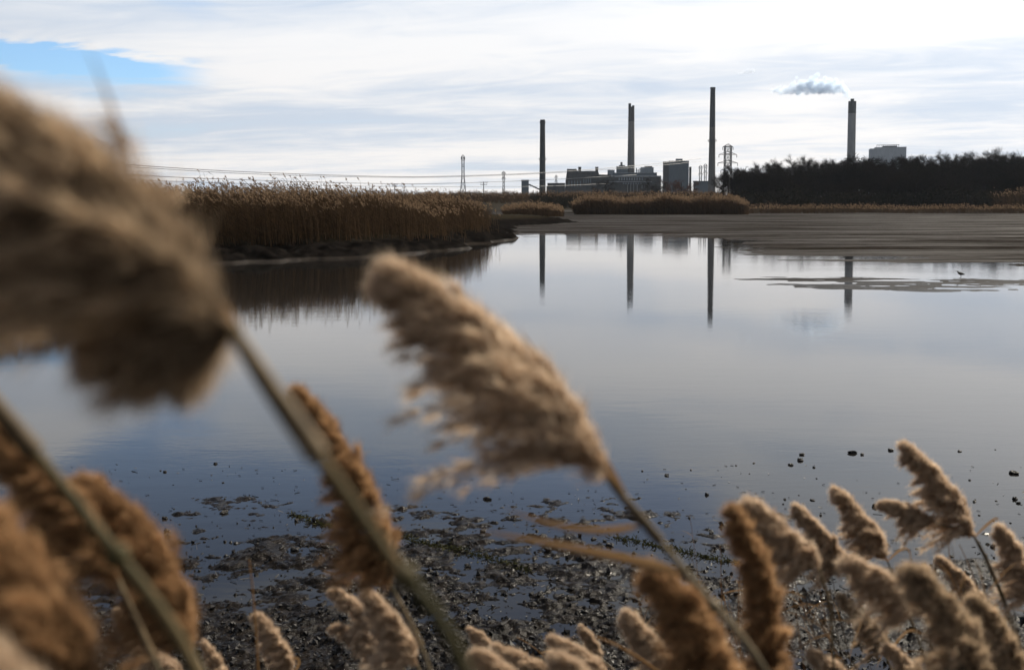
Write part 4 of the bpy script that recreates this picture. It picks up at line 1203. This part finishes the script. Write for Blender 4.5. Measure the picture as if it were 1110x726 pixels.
# weed line washed up along the shallows
def weed(label, pts, n, wid):
    rng_ = np.random.default_rng(int(pts[0][0]))
    g_ = np.array([G(*p) for p in pts]); s = rng_.uniform(0, len(g_) - 1.001, n); k_ = s.astype(int); f = (s - k_)[:, None]
    c = g_[k_] * (1 - f) + g_[k_ + 1] * f
    clump = np.clip(fbm(s * 9, s * 0, 61, 3) + 0.6, 0.05, 1.3)
    c = c + np.stack([rng_.normal(0, wid, n), rng_.normal(0, wid, n), 0 * s], 1) * clump[:, None]
    c[:, 2] = np.maximum(height(c[:, 0], c[:, 1]), 0) + np.abs(rng_.normal(0, 0.005, n)) * clump
    dv = norm(rng_.normal(0, 1, (n, 3)) * np.array((1, 1, 0.5)) + np.array((0, 0, 0.15))) * rng_.uniform(0.012, 0.045, n)[:, None]
    sv = norm(np.cross(dv, rng_.normal(0, 1, (n, 3)))) * 0.004
    mb = MB(); mb.quads(c - sv, c + sv, c + dv + sv * 0.7, c + dv - sv * 0.7)
    tag(mb.build('washed_up_weed', M['weed']), label, 'weed', kind='stuff')
weed('short strand of green weed left of the russet plume', ((314, 557), (340, 566), (362, 572)), 260, 0.04)
weed('long strand of green weed running over the mud in the middle', ((425, 578), (470, 592), (520, 602), (575, 620)), 620, 0.05)
weed('dark weed strand on the shallows right of the large plume stem', ((665, 582), (715, 592), (755, 602), (800, 610)), 560, 0.05)

# ------------------------------------------------------------------ wading bird
g_ = G(1041, 301.5); d = float(g_[1]); k = mpp(d)
r = empty('wading_bird', (float(g_[0]), d, 0.0), 'small dark wading bird standing in the shallows far right', 'bird')
bird = bpy.data.materials.new('plumage'); bird.use_nodes = True
bird.node_tree.nodes['Principled BSDF'].inputs['Base Color'].default_value = (0.05, 0.042, 0.035, 1); bird.node_tree.nodes['Principled BSDF'].inputs['Roughness'].default_value = 0.8
mb = MB()
pts = np.array([(0.15, 0, 0.125), (0.11, 0, 0.125), (0.05, 0, 0.135), (-0.01, 0, 0.15), (-0.05, 0, 0.165), (-0.075, 0, 0.19), (-0.09, 0, 0.215), (-0.11, 0, 0.222), (-0.125, 0, 0.218)])
mb.tube(pts, [0.005, 0.018, 0.042, 0.048, 0.038, 0.020, 0.021, 0.020, 0.008], 12); mb.build('body', bird, r, True)
mb = MB(); mb.tube([(-0.123, 0, 0.219), (-0.16, 0, 0.213), (-0.185, 0, 0.204)], [0.005, 0.004, 0.002], 6); mb.build('bill', M['clod'], r)
for sy in (-0.018, 0.018):
    mb = MB(); mb.tube([(0.0, sy, 0.12), (0.02, sy, 0.06), (0.005, sy, -0.02)], [0.006, 0.004, 0.004], 6); mb.tube([(0.005, sy, 0.002), (-0.035, sy, 0.001)], 0.003, 5); mb.build('leg', M['clod'], r)
r.scale = (1.1, 1.1, 1.1)
